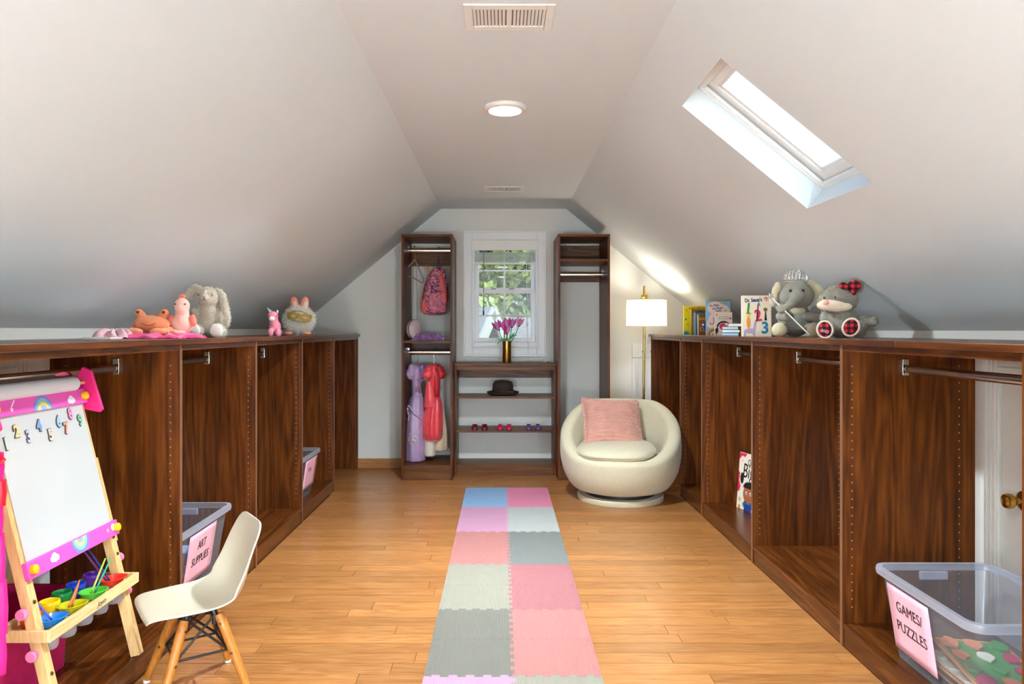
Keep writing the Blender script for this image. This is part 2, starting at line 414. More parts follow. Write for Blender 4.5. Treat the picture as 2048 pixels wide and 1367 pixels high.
# low access wall panel beside the lamp: plain seam and two small catches
ap = thing('access_panel', 'white access panel with two grey catches on the end wall behind the brass floor lamp', 'panel', (1.48, YB-.0, .0))
BX('panel_board', TRIM, ap, -.33, .38, -.012, 0, .02, .972, .002)
BX('panel_header', TRIM, ap, -.33, .38, -.016, 0, .976, 1.10, .002)
for x in (-.235, -.165): BX('catch', pm('grey_catch', (150, 150, 150), .4), ap, x-.009, x+.009, -.026, -.016, 1.02, 1.04, .003)
struct(BX('baseboard_back', BASEW, None, KL, -.815, YB-.016, YB, 0, .088, .003))
struct(BX('baseboard_end', BASEW, None, .885, KR, YB-.03, YB-.016, 0, .088, .003))
struct(BX('baseboard_right', BASEW, None, KR-.016, KR, 5.32, YB-.03, 0, .088, .003))

# ------------------------------------------------------------------ skylight
sky = root_struct('window_2')
def SFbox(m, s0, s1, ya, yb, t0, t1): m.hexa([SF(s0, ya, t0), SF(s1, ya, t0), SF(s1, yb, t0), SF(s0, yb, t0), SF(s0, ya, t1), SF(s1, ya, t1), SF(s1, yb, t1), SF(s0, yb, t1)])
def SFframe(name, mat, ins0, ins1, t0, t1, bev=.002):
    s0, s1, ya, yb = SH[0]+ins0, SH[1]-ins0, SH[2]+ins0, SH[3]-ins0; w_ = ins1-ins0
    m = MB(); SFbox(m, s0, s1, ya, ya+w_, t0, t1); SFbox(m, s0, s1, yb-w_, yb, t0, t1); SFbox(m, s0, s0+w_, ya+w_, yb-w_, t0, t1); SFbox(m, s1-w_, s1, ya+w_, yb-w_, t0, t1)
    return m.build(name, mat, sky, bev, smooth=False)
SFframe('skylight_frame', TRIM, -.05, .012, .10, .16); SFframe('inner_moulding', TRIM, .0, .026, .105, .118)
SFframe('sash', TRIM, .012, .062, .125, .165); SFframe('sash_bead', TRIM, .055, .075, .135, .15)
m = MB(); SFbox(m, SH[0]+.06, SH[1]-.06, SH[2]+.06, SH[3]-.06, .152, .156); m.build('pane', GLASS, sky, smooth=False)

# ------------------------------------------------------------------ end window
win = root_struct('window_1')
def frame(name, mat, x0, x1, z0, z1, w_, ya, yb, parent=win, bev=.003):
    m = MB(); m.box(x0, x0+w_, ya, yb, z0, z1); m.box(x1-w_, x1, ya, yb, z0, z1); m.box(x0+w_, x1-w_, ya, yb, z0, z0+w_); m.box(x0+w_, x1-w_, ya, yb, z1-w_, z1)
    return m.build(name, mat, parent, bev, smooth=False)
frame('casing', TRIM, -.335, .392, .988, 2.09, .08, YB-.018, YB); frame('casing_outer_bead', TRIM, -.337, .394, .986, 2.092, .018, YB-.028, YB-.016)
frame('casing_inner_bead', TRIM, -.268, .327, 1.053, 2.022, .012, YB-.024, YB-.016)
frame('jamb', TRIM, WX0, WX1, WZ0, WZ1, .016, YB, YB+.15)
BX('sill', TRIM, win, WX0+.016, WX1-.016, YB-.005, YB+.1, WZ0+.012, WZ0+.05, .003)
def sash(z0, z1, ya, st, zm, bot):
    s = frame('sash', TRIM, WX0+.02, WX1-.02, z0, z1, st, ya, ya+.03)
    BX('bottom_rail', TRIM, s, WX0+.02, WX1-.02, ya-.002, ya+.03, z0, z0+bot, .002)
    xm = (WX0+WX1)/2-.005
    BX('muntin', TRIM, s, xm-.008, xm+.008, ya+.008, ya+.022, z0+st, z1-st, .002)
    BX('muntin', TRIM, s, WX0+.05, WX1-.05, ya+.0085, ya+.0215, zm-.007, zm+.007, .002)
    BX('pane', GLASS, s, WX0+.03, WX1-.03, ya+.0135, ya+.0165, z0+.02, z1-.02, 0)
    return s
sash(1.56, 1.99, YB+.09, .034, CAMZ+(660-539)*.00441, .036)
s = sash(1.105, 1.58, YB+.05, .036, CAMZ+(660-631)*.00447, .045)
for x in (-.07, .09): BX('sash_lock', pm('lock_grey', (120, 118, 112), .4, .6), s, x-.022, x+.022, YB+.045, YB+.07, 1.58, 1.59, .003)
bl = thing('window_blind', 'raised white slat blind under a white valance at the end window', 'blind', (.03, YB-.02, 1.93))
BX('valance', WHITEP, bl, -.287, .287, -.014, .004, -.012, .078, .003)
BX('headrail', WHITEP, bl, -.275, .275, .024, .064, .03, .07, .002)
for i in range(9): BX('slat', WHITEP, bl, -.27, .27, .022, .068, -.03-i*.0095, -.0275-i*.0095, .0006)
BX('bottom_rail', WHITEP, bl, -.272, .272, .02, .07, -.13, -.114, .003)
wd = MB().tube([(-.185, .01, .03), (-.187, .008, -.3), (-.188, .007, -.555)], .0045).build('wand', pm('wand_grey', (150, 146, 138), .3), bl)
MB().tube([(-.188, .007, -.545), (-.188, .007, -.58)], .007).build('wand_tip', pm('wand_tip_dark', (70, 54, 44), .4), wd)
MB().tube([(.19, .01, .03), (.192, .008, -.3), (.197, .004, -.645)], .0022).build('lift_cord', WHITEP, bl)
MB().lathe([(.003, -.675), (.008, -.668), (.009, -.655), (.004, -.64)], 10, (.197, .004, 0)).build('cord_tassel', WHITEP, bl)
MB().tube([(.197, .004, -.668), (.20, -.002, -.8), (.206, -.004, -.93), (.214, -.02, -.974), (.205, -.05, -.9825), (.19, -.06, -.9825)], .002).build('loose_cord', WHITEP, bl)

# ------------------------------------------------------------------ low doors in the knee walls
def low_door(name, side, yh, knob):
    s = side; K = KL if s < 0 else KR
    r = root_struct(name, (K, 0, 0))
    def sx(a, b): return (a, b) if s < 0 else (-b, -a)
    y1 = yh; y0 = yh-.72
    for nm, ya, yb, za, zb in (('casing', y1+.012, y1+.098, 0, 1.116), ('casing', y0-.098, y0-.012, 0, 1.116), ('head_casing', y0-.012, y1+.012, 1.05, 1.116)):
        c = BX(nm, CREAM, r, *sx(0, .016), ya, yb, za, zb, .004)
        if nm == 'casing':
            for q in (.012, .034, .06): BX('casing_reed', CREAM, c, *sx(.016, .021), ya+q, ya+q+.012, za, zb, .002)
        else: BX('casing_reed', CREAM, c, *sx(.016, .021), ya, yb, za+.012, za+.03, .002)
    d = BX('door_leaf', CREAM, r, *sx(-.01, .008), y0, y1, .012, 1.04, .003)
    for za, zb in ((.12, .48), (.56, .94)):
        m = MB(); a, b = sx(.008, .014)
        for q0, q1, c0, c1 in ((y0+.11, y1-.11, za, za+.018), (y0+.11, y1-.11, zb-.018, zb), (y0+.11, y0+.128, za+.018, zb-.018), (y1-.128, y1-.11, za+.018, zb-.018)): m.box(a, b, q0, q1, c0, c1)
        m.build('panel_moulding', CREAM, d, .003, smooth=False)
    if knob:
        M = Matrix.Translation((-.008, y1-.11, .605)) @ Matrix.Rotation(-PI/2, 4, 'Y')
        k = MB().lathe([(.0, .0), (.034, 0), (.036, .004), (.032, .009), (.016, .013)], 24, M=M).build('knob_rose', BRASS, r)
        MB().lathe([(.0, .012), (.012, .012), (.010, .028), (.017, .035), (.026, .045), (.028, .058), (.024, .068), (.013, .073), (.009, .071), (0, .070)], 24, M=M).build('door_knob', BRASS, r)
low_door('door_1', -1, 2.665, False); low_door('door_2', 1, 2.69, True)

# ------------------------------------------------------------------ closet runs under the slopes
ZT = 1.182
def run_x(side, a, b):    # a,b measured from the front edge towards the knee wall
    X = -1.264 if side < 0 else 1.315
    return (X-b, X-a) if side < 0 else (X+a, X+b)
DEP = {-1: .512, 1: .512}
def pins(parent, side, Y):
    m = MB()
    for fr in (.037, .45):
        for i in range(30):
            z = .15+.032*i; x = sum(run_x(side, fr, fr))/2
            ring = [(x+.0032*math.cos(q*PI/3), Y-.0006, z+.0032*math.sin(q*PI/3)) for q in range(6)]
            m._f([m.bm.verts.new(p) for p in ring])
    return stuff(m.build('shelf_pin_holes', PIN, parent, smooth=False))
def bay(side, Ya, Yb, label, rod=True, floor_=True, near=False, pinson=True, far_to_floor=True):
    """one closet section: far upright, bottom shelf, toe kick, top rail, rod"""
    u = thing('closet_section', label, 'closet', (0, 0, 0), group=None)
    D = DEP[side]
    sp = BX('side_panel', WOODV, u, *run_x(side, 0, D), Yb, Yb+.019, 0, 1.159, .001)
    BX('panel_edge_band', EDGE, sp, *run_x(side, -.0012, 0), Yb, Yb+.019, 0, 1.159, .0004)
    if pinson: pins(sp, side, Yb)
    if near: BX('side_panel', WOODV, u, *run_x(side, 0, D), Ya-.019, Ya, 0, 1.159, .001)
    BX('top_rail', WOODY, u, *run_x(side, .002, .05), Ya+.0005 if near else Ya+.0195, Yb-.0005, 1.137, 1.159, .001)
    y0 = Ya+.0005 if near else Ya+.0195
    if floor_:
        BX('bottom_shelf', WOODY, u, *run_x(side, .001, D), y0, Yb-.0005, .07, .089, .001)
        BX('toe_kick', WOODY, u, *run_x(side, .004, .022), y0, Yb-.0005, 0, .0695, .001)
    if rod:
        x = -1.509 if side < 0 else 1.552; z = 1.068
        M = lambda yy: Matrix.Translation((x, yy, z)) @ Matrix.Rotation(PI/2, 4, 'X')
        r = MB().lathe([(.016, 0), (.016, Yb-y0-.004)], 16, M=M(Yb-.002), sx=.5, sy=1).build('hanging_rod', CHROME, u)
        for yy, dy in ((Yb, -1), (y0, 1)):
            a, b = sorted((yy, yy+dy*.014))
            m = MB().box(x-.012, x+.012, a, b, z-.024, z-.015).box(x-.0125, x-.0095, a, b, z-.015, z+.02).box(x+.0095, x+.0125, a, b, z-.015, z+.02).box(x-.012, x+.012, a, b, z+.016, z+.038)
            m.build('rod_bracket', CHROME, r, .0012, smooth=False)
    return u
EDGE = pm('edge_band', (126, 84, 54), .35, var=.1, vs=20)
bay(-1, 1.60, 2.83, 'left closet section nearest the camera, behind the whiteboard easel', near=True)
bay(-1, 2.83, 3.70, 'left closet section holding the art supplies bin')
bay(-1, 3.70, 4.56, 'empty left closet section between the art supplies and toys bins')
bay(-1, 4.56, 5.43, 'left closet section holding the toys bin', rod=False)
bay(-1, 5.43, 6.328, 'farthest left closet section, open to the floor against the end wall', rod=False, floor_=False, pinson=False)
bay(1, 1.82, 2.777, 'right closet section nearest the camera, holding the games and puzzles bin', near=True)
bay(1, 2.777, 3.77, 'empty right closet section with a wide dark back upright')
bay(1, 3.77, 4.72, 'right closet section with the girl picture book standing in it')
bay(1, 4.72, 5.29, 'narrow right closet section just behind the round white chair', rod=False)
bay(1, 5.29, 6.318, 'farthest right closet section, open to the floor beside the floor lamp', rod=False, floor_=False, pinson=False)
tag(BX('countertop', WOODY, None, KL+.002, -1.264+.02, 1.2, YB-.004, 1.160, ZT, .002), 'long dark wood countertop over the left closet sections, carrying five plush toys', 'countertop')
tag(BX('countertop', WOODY, None, 1.315-.02, KR-.002, 2.371, YB-.004, 1.160, ZT, .002), 'long dark wood countertop over the right closet sections, carrying books and two plush toys', 'countertop')
tag(BX('countertop', WOODY, None, 1.315-.02, KR-.002, .9, 2.369, 1.160, ZT, .002), 'bare near piece of the right countertop, past the joint, above the games bin', 'countertop')

# ------------------------------------------------------------------ ceiling fittings
VENTW = pm('vent_white', (232, 230, 222), .4, var=.02); VENTI = pm('duct_brown', (122, 98, 80), .8, var=.2)
def vent(label, x, y, w_, d_):
    t = thing('ceiling_vent', label, 'vent', (x, y, ZC), group=None)
    iw, id_ = w_*.405, d_*.33
    m = MB(); m.box(-w_/2, -iw, -d_/2, d_/2, -.006, 0).box(iw, w_/2, -d_/2, d_/2, -.006, 0).box(-iw, iw, -d_/2, -id_, -.006, 0).box(-iw, iw, id_, d_/2, -.006, 0).box(-.009, .009, -id_, id_, -.006, 0)
    m.build('vent_frame', VENTW, t, .002, smooth=False)
    BX('duct', VENTI, t, -iw, iw, -id_, id_, -.0012, -.0002, 0)
    for sgn in (-1, 1):
        for i in range(9):
            x0 = sgn*(.012+(i+.5)*(iw-.012)/9); dx = .0035*sgn
            MB().hexa([(x0-.001+dx, -id_, -.0055), (x0+.0012+dx, -id_, -.0055), (x0+.0012+dx, id_, -.0055), (x0-.001+dx, id_, -.0055), (x0-.001-dx, -id_, -.0013), (x0+.0012-dx, -id_, -.0013), (x0+.0012-dx, id_, -.0013), (x0-.001-dx, id_, -.0013)]).build('louver', VENTW, t, smooth=False)
    for sx_ in (-1, 1): MB().lathe([(0, -.0085), (.003, -.008), (.0045, -.006)], 10, (sx_*w_*.45, 0, 0), cap=False).build('screw', VENTW, t)
    return t
vent('large white ceiling vent with two banks of louvers at the top of the frame', .026, 2.46, .304, .2)
vent('white ceiling vent close to the end wall, beyond the disc light', .02, 5.45, .304, .2)
def disc_light(label, x, y, watts):
    t = thing('ceiling_light', label, 'light', (x, y, ZC))
    MB().lathe([(.1, 0), (.101, -.006), (.098, -.014), (.086, -.02), (.078, -.0205)], 40, cap=False).build('trim_ring', WHITEP, t)
    MB().lathe([(.0005, -.024), (.05, -.0235), (.078, -.0205)], 40, cap=False).build('diffuser', glow('disc_glow', (255, 252, 244), 6), t)
    lamp_disc(x, y, ZC-.03, watts)
disc_light('round white disc light glowing on the flat ceiling', .017, 3.455, LAMP_W)
disc_light('unseen round fill light added on the ceiling above the camera', .017, .9, LAMP_FILL)  # this disc and the next are out of view, added as fill
disc_light('unseen round fill light added on the ceiling behind the camera', .017, -1.3, LAMP_FILL)
# ------------------------------------------------------------------ closet towers and shelf unit on the end wall
YT = 5.846
def tower(label, x0, x1, shelves, rods, rails, top=1.998):
    t = thing('closet_tower', label, 'closet', ((x0+x1)/2, YT, 0))
    h = (x1-x0)/2; D = YB-.005-YT
    for s in (-1, 1):
        a, b = sorted((s*h, s*(h-.019)))
        sp = BX('side_panel', WOODV, t, a, b, 0, D, 0, top, .001)
    i = h-.0195
    BX('top_panel', WOODX, t, -i, i, .001, D, top-.02, top-.001, .001)
    BX('bottom_panel', WOODX, t, -i, i, .001, D, .10, .119, .001); BX('toe_kick', WOODX, t, -i, i, .004, .022, 0, .0995, .001)
    for z in shelves: BX('shelf', WOODX, t, -i, i, .002, D, z-.019, z, .001)
    for z in rails: BX('back_rail', WOODX, t, -i, i, D-.019, D-.001, z[0], z[1], .001)
    for z, xb in rods:
        r = MB().lathe([(.016, -i+.002), (.016, i-.002)], 16, M=Matrix.Translation((0, .25, z)) @ Matrix.Rotation(PI/2, 4, 'Y'), sx=1, sy=.5).build('hanging_rod', CHROME, t)
        for s in (-1, 1):
            a, b = sorted((s*i, s*(i-.014)))
            BX('rod_bracket', CHROME, r, a, b, .239, .261, z-.022, z-.0165, .001); BX('rod_hook', CHROME, r, a, b, .247, .253, z+.0165, z+.036, .001)
    return t
tower('tall dark wood closet tower left of the window, hung with dresses and a backpack', -.812, -.398, [1.132], [(1.893, 1), (1.032, 1)], [(1.78, 1.90), (1.0, 1.1)])
tower('tall empty dark wood closet tower right of the window', .459, .881, [1.797], [(1.69, 1)], [(1.83, 1.96), (1.64, 1.70)])
YS = 6.04
su = thing('shelf_unit', 'low dark wood shelf unit under the window with a hat and small shoes on it', 'shelf', (.031, YS, 0))
D = YB-.005-YS
for s in (-1, 1):
    a, b = sorted((s*.4265, s*.4075)); BX('side_panel', WOODV, su, a, b, 0, D, 0, .916, .001)
BX('top_board', WOODX, su, -.4265, .4265, -.025, D, .917, .941, .003)
BX('top_rail', WOODX, su, -.407, .407, .003, .02, .882, .916, .001)
BX('back_rail', WOODX, su, -.407, .407, D-.02, D-.001, .80, .916, .001)
for x in (-.33, -.30, .34): MB().lathe([(0, -.0005), (.005, -.0005), (.005, .0)], 10, M=Matrix.Translation((x, D-.0205, .862)) @ Matrix.Rotation(PI/2, 4, 'X')).build('screw_hole', DARK, su)
BX('shelf', WOODX, su, -.407, .407, .002, D, .644, .663, .001); BX('shelf', WOODX, su, -.407, .407, .002, D, .359, .378, .001)
BX('bottom_shelf', WOODX, su, -.407, .407, .002, D, .07, .089, .001); BX('toe_kick', WOODX, su, -.407, .407, .005, .022, 0, .0695, .001)

# ------------------------------------------------------------------ foam puzzle mat
FT = .30; XM = .04
def foam(name, c): return pm(name, c, .75, var=.02, vs=10, bump=.5, bs=62, wave='X', spec=.3)
FO = {'blue': foam('foam_blue', (140, 172, 206)), 'rose': foam('foam_rose', (222, 132, 158)), 'mauve': foam('foam_mauve', (198, 144, 168)), 'white': foam('foam_white', (176, 176, 170)),
      'pink': foam('foam_pink', (182, 120, 113)), 'gray': foam('foam_gray', (124, 124, 118)), 'cream': foam('foam_cream', (152, 145, 128)), 'dusty': foam('foam_dusty', (168, 108, 108)), 'warmgray': foam('foam_warm_gray', (122, 117, 106))}
rowsc = [('blue', 'rose'), ('mauve', 'white'), ('pink', 'gray'), ('cream', 'dusty'), ('warmgray', 'pink'), ('mauve', 'cream')]
mat = thing('foam_mat', 'long two-column foam puzzle mat of pink, grey, cream and blue tiles on the wood floor', 'mat', (XM, 5.515, 0))
def seam(n=5, d=.0075, dt=.0035):
    """dovetail teeth along a unit edge: list of (u, offset)"""
    p = FT/n; o = []
    for i in range(n):
        a = i*p
        o += [(a+.25*p+dt*.5, -d), (a+.25*p-dt*.5, d), (a+.75*p+dt*.5, d), (a+.75*p-dt*.5, -d)]
    return o
SMD = seam()
def tile(name, x0, y0, mtl, h):
    x1, y1 = x0+FT, y0+FT; poly = [(x0, y0)]
    poly += [(x0+u, y0+o) for u, o in SMD]+[(x1, y0)]+[(x1+o, y0+u) for u, o in SMD]+[(x1, y1)]
    poly += [(x0+u, y1+o) for u, o in SMD[::-1]]+[(x0, y1)]+[(x0+o, y0+u) for u, o in SMD[::-1]]
    o = MB().prism(poly, lambda u, v, t: V((u, v, t)), .0, h).build(name, mtl, mat, smooth=False)
    b = o.modifiers.new('b', 'BEVEL'); b.width = .0012; b.segments = 1; b.limit_method = 'ANGLE'; b.angle_limit = 1.2
    return o
def strip(poly, mtl, h):
    o = MB().prism(poly, lambda u, v, t: V((u, v, t)), .0, h).build('edge_strip', mtl, mat, smooth=False)
    b = o.modifiers.new('b', 'BEVEL'); b.width = .001; b.segments = 1; b.limit_method = 'ANGLE'; b.angle_limit = 1.2
rnd = random.Random(5)
for r in range(13):
    y0 = -FT*(r+1)
    for c in (0, 1):
        mt = FO[rowsc[min(r//2, 5)][c]]; h = .0105+rnd.uniform(0, .0006)
        tile('foam_tile', -FT if c == 0 else 0, y0, mt, h)
        xe = -FT if c == 0 else FT; xo = xe+(-.012 if c == 0 else .012)
        strip([(xe, y0)]+[(xe+o, y0+u) for u, o in SMD]+[(xe, y0+FT), (xo, y0+FT), (xo, y0)], mt, .0103)
for c in (0, 1):
    x0 = -FT if c == 0 else 0
    strip([(x0, 0)]+[(x0+u, o) for u, o in SMD]+[(x0+FT, 0), (x0+FT, .012), (x0, .012)], FO[rowsc[0][c]], .0103)

# ------------------------------------------------------------------ barrel chair, cushions
BOU = pm('cream_upholstery', (208, 196, 166), .85, var=.03, vs=30, bump=.25, bs=420, sheen=.25)
ch = thing('swivel_chair', 'round cream upholstered swivel barrel chair beside the right closets', 'armchair', (.862, 5.235, 0), rz=-.22)
MB().lathe([(.0, .0), (.306, .0), (.31, .006), (.31, .034), (.305, .04), (0, .04)], 56).build('swivel_base', BOU, ch)
MB().lathe([(.0, .04), (.25, .04), (.25, .062), (0, .062)], 40).build('swivel_plate', BLACK, ch)
def rim_h(a):   # a: angle from the front, 0..pi
    return .335+.355*S((a-.42)/2.15)
OUT = [(.062, .25), (.066, .292), (.09, .338), (.16, .390), (.25, .422), (.34, .434), (.45, .432), (.56, .418), (.7, .388)]
def shell(u, v):
    th = -PI/2+u*2*PI; a = abs(((u*2*PI+PI) % (2*PI))-PI); H = rim_h(a); wd = .10-.03*S((1.0-a)/.6)
    zc = H-wd*.5
    if v < .5:
        z = .062+(zc-.062)*(v/.5)**.8; r = hermite(OUT, z)
    elif v < .72:
        q = (v-.5)/.22*PI; r = hermite(OUT, zc)-wd*.5+wd*.5*math.cos(q); z = zc+wd*.5*math.sin(q)
    else:
        q = (v-.72)/.28; z = zc+(.29-zc)*q; r = hermite(OUT, zc)-wd-.015*math.sin(q*PI)-.03*q
    return V((r*math.cos(th), r*math.sin(th), z))
m = MB(); rows = m.grid(shell, 72, 40, cu=True); m._f(rows[0][::-1])
m.build('shell', BOU, ch, angle=70)
MB().lathe([(0, .22), (.35, .22), (.345, .3), (.30, .312), (0, .315)], 48).build('seat_deck', BOU, ch)
def pad(n, a, b, h, p=2.6):
    def f(u, v):
        th = u*2*PI; ph = (v-.5)*PI; c = math.cos(ph); k = abs(c)**.75
        cx, sx = math.cos(th), math.sin(th); r = (abs(cx)**p+abs(sx)**p)**(-1/p)
        return V((a*k*cx*r, b*k*sx*r, h*math.copysign(abs(math.sin(ph))**.9, math.sin(ph))))
    return f
cu = MB(); cu.grid(pad(0, .275, .285, .062), 56, 20, cu=True)
co = cu.build('seat_cushion', BOU, None, angle=80); co.location = (.812, 5.11, .372); co.rotation_euler = (.05, 0, -.22)
sm = MB(); sm.tube([(.277*math.cos(t/40*2*PI)*(abs(math.cos(t/40*2*PI))**2.6+abs(math.sin(t/40*2*PI))**2.6)**(-1/2.6), .287*math.sin(t/40*2*PI)*(abs(math.cos(t/40*2*PI))**2.6+abs(math.sin(t/40*2*PI))**2.6)**(-1/2.6), 0) for t in range(41)], .0028, 6)
sm.build('seam_piping', BOU, co); tag(co, 'puffy cream seat cushion lying in the round white chair', 'cushion')
PKV = pm('pink_plush_velvet', (200, 142, 124), .8, var=.12, vs=18, bump=.3, bs=300, sheen=.6)
pl = thing('throw_pillow', 'dusty pink ribbed square pillow with fringed edge leaning in the round white chair', 'pillow', (.80, 5.12, .392), rot=(-.68, .05, .03))
def pill(sgn):
    def f(u, v):
        x, z = (u-.5)*2, (v-.5)*2
        e = max(0, (1-abs(x)**2.4))*max(0, (1-abs(z)**2.4))
        t = .085*e**.5
        rib = .010*abs(math.sin((v*13)*PI))*min(1, e*6)
        wob = .5+.5*math.cos(u*2*PI*11+(int(v*13) % 2)*PI)
        pin_ = 1-.055*(1-z*z) if True else 1
        pz = 1-.07*(1-x*x)
        return V((x*.205*pin_, sgn*(t+rib*(.65+.35*wob)), .195+z*.195*pz))
    return f
m = MB(); m.grid(pill(-1), 90, 118); m.grid(pill(1), 40, 40)
m.build('pillow_cover', PKV, pl, angle=80)
m = MB(); rnd = random.Random(2)
def edgep(k):
    s_ = k % 4; q = (k//4)/60*2-1
    if s_ == 0: return V((q*.205, 0, .195+.195*(1-.07*(1-q*q)))), V((0, 0, 1))
    if s_ == 1: return V((q*.205, 0, .195-.195*(1-.07*(1-q*q)))), V((0, 0, -1))
    if s_ == 2: return V((.205*(1-.055*(1-q*q)), 0, .195+q*.195)), V((1, 0, 0))
    return V((-.205*(1-.055*(1-q*q)), 0, .195+q*.195)), V((-1, 0, 0))
for k in range(244):
    p, d = edgep(k); t = V((d.z, 0, d.x))*.0035; q = p+d*rnd.uniform(.010, .017)+V((0, rnd.uniform(-.006, .006), 0))
    m.hexa([p-t-V((0, .003, 0)), p+t-V((0, .003, 0)), p+t+V((0, .003, 0)), p-t+V((0, .003, 0)), q-t*.8-V((0, .002, 0)), q+t*.8-V((0, .002, 0)), q+t*.8+V((0, .002, 0)), q-t*.8+V((0, .002, 0))])
stuff(m.build('fringe', PKV, pl, smooth=False))

# ------------------------------------------------------------------ floor lamp
SHADE = clear('shade_linen', (255, 252, 244), .97, .01, .6)
SHADE.node_tree.nodes['Mix Shader'].inputs[0].default_value = .55
lp = thing('floor_lamp', 'brass floor lamp with a lit white drum shade between the tower and right closets', 'lamp', (1.185, 6.03, 0))
MB().lathe([(0, 0), (.125, 0), (.128, .006), (.122, .02), (.02, .026), (.012, .034), (0, .034)], 40).build('base', BRASS, lp)
MB().tube([(0, .0, .03), (.006, 0, .7), (.012, 0, 1.585)], .0095, 14).build('pole', BRASS, lp)
m = MB(); m.box(-.014, .038, -.02, .02, 1.482, 1.515); m.build('arm_block', BRASS, lp, .003, smooth=False)
MB().tube([(.012, 0, 1.585), (.012, 0, 1.59)], .006, 12).build('pole_cap', BRASS, lp)
MB().tube([(.012, -.015, 1.497), (-.005, -.1, 1.495), (-.005, -.165, 1.494), (-.005, -.17, 1.475), (-.005, -.17, 1.40)], .006, 10).build('arm', BRASS, lp)
shc = (-.005, -.17)
sh = MB(); sh.lathe([(.163, 1.25), (.159, 1.463), (.156, 1.463), (.160, 1.25)], 48, (shc[0], shc[1], 0), cap=False)
so = sh.build('lamp_shade', SHADE, lp)
for z, r in ((1.2515, .1625), (1.4615, .1585)):
    MB().tube([(shc[0]+r*math.cos(t/36*2*PI), shc[1]+r*math.sin(t/36*2*PI), z) for t in range(37)], .0022, 6).build('shade_trim', pm('shade_edge', (206, 200, 186), .8), so)
for k in range(3):
    a = k*2*PI/3+.5; MB().tube([(shc[0], shc[1], 1.44), (shc[0]+.157*math.cos(a), shc[1]+.157*math.sin(a), 1.455)], .0018, 6).build('spider_arm', BRASS, so)
MB().lathe([(.012, 1.40), (.013, 1.37), (.02, 1.36), (.03, 1.335), (.03, 1.32), (.018, 1.295), (0, 1.29)], 20, (shc[0], shc[1], 0)).build('bulb', glow('bulb_glow', (255, 236, 200), 3), lp)
d = bpy.data.lights.new('bulb_light', 'POINT'); d.energy = 2.2; d.color = (1, .93, .82); d.shadow_soft_size = .03
o = bpy.data.objects.new('bulb_light', d); C.objects.link(o); o.location = (1.185-.005, 6.03-.17, 1.40)

for sx_, nm in ((-1, 'left'), (1, 'right')):  # pair of globes out of view, added to brighten the room
    to = thing('fill_globe', 'unseen white globe added as fill light behind the camera at the %s' % nm, 'lamp', (sx_*1.0, -1.4, 0))
    MB().lathe([(0, 0), (.14, 0), (.14, .012), (.02, .025), (.012, .04), (.012, .60), (.03, .605), (0, .61)], 28).build('pole', WHITEP, to)
    MB().ell((0, 0, .70), (.1, .1, .1), 28, 18).build('globe', glow('fill_globe_glow', (255, 252, 246), 3), to)
    d = bpy.data.lights.new('fill_globe_light', 'POINT'); d.energy = FILL_GLOBE; d.color = (.67, .85, 1); d.shadow_soft_size = .105
    o = bpy.data.objects.new('fill_globe_light', d); C.objects.link(o); o.location = (sx_*1.0, -1.4, .70)
# ------------------------------------------------------------------ vase and tulips
va = thing('vase', 'tall brushed gold cylinder vase on the shelf unit under the window', 'vase', (.045, 6.12, .941))
MB().lathe([(0, 0), (.036, 0), (.037, .002), (.037, .183), (.034, .183), (.034, .02), (0, .02)], 36).build('vase_body', GOLD, va)
fw = thing('tulips', 'purple pink artificial tulips with bright green leaves in the gold vase', 'flowers', (.045, 6.12, 1.124))
STEM = pm('stem_dark_green', (52, 66, 50), .6); LEAF = pm('leaf_green', (60, 236, 96), .45, var=.25, vs=30)
PET = [pm('petal_magenta', (228, 60, 160), .55, var=.25, vs=25), pm('petal_violet', (206, 132, 206), .55, var=.25, vs=25), pm('petal_rose', (222, 100, 156), .55, var=.2, vs=25), pm('petal_pale', (236, 170, 222), .55, var=.2, vs=25)]
def tulip(p, d, s, pi):
    d = V(d).normalized()
    st = MB().tube([(0, 0, -.12), (p[0]*.25, p[1]*.4, -.03), (p[0]*.8, p[1]*.8, p[2]*.55), (p[0], p[1], p[2])], .0028, 8).build('stem', STEM, fw)
    M = Matrix.Translation(p) @ d.to_track_quat('Z', 'Y').to_matrix().to_4x4()
    MB().lathe([(.003, -.006), (.012*s/.05, 0), (.013*s/.05, .004)], 10, M=M).build('sepal', STEM, st)
    for k in range(6):
        a = k*PI/3; inner = k % 2; R = s*(.40 if inner else .46)
        def f(u, v):
            w_ = math.sin(min(1, v*1.06)*PI)**.6*.62; t = a+(u-.5)*2*w_
            rr = R*(math.sin(v**.7*PI*.62)**.8)*(1+.10*v)
            return M @ V((rr*math.cos(t), rr*math.sin(t), s*(1.12*v)+.012*abs(u-.5)*v))
        m = MB(); m.grid(f, 7, 9); o = m.build('petal', PET[(pi+(0 if inner else 1)) % 4], st, angle=80)
        so_ = o.modifiers.new('s', 'SOLIDIFY'); so_.thickness = .0012
for p, d, s, pi in ((tuple(q*1.15 for q in p_), d_, s_*1.28, pi_) for p_, d_, s_, pi_ in (((-.058, -.01, .082), (-.45, 0, 1), .056, 0), ((-.022, .012, .088), (-.1, 0, 1), .05, 1), ((.006, -.012, .098), (.0, -.1, 1), .056, 0), ((.036, .006, .104), (.15, 0, 1), .05, 1), ((.088, 0, .112), (.3, 0, 1), .047, 2), ((-.002, -.026, .055), (0, -.5, 1), .046, 3))): tulip(p, d, s, pi)
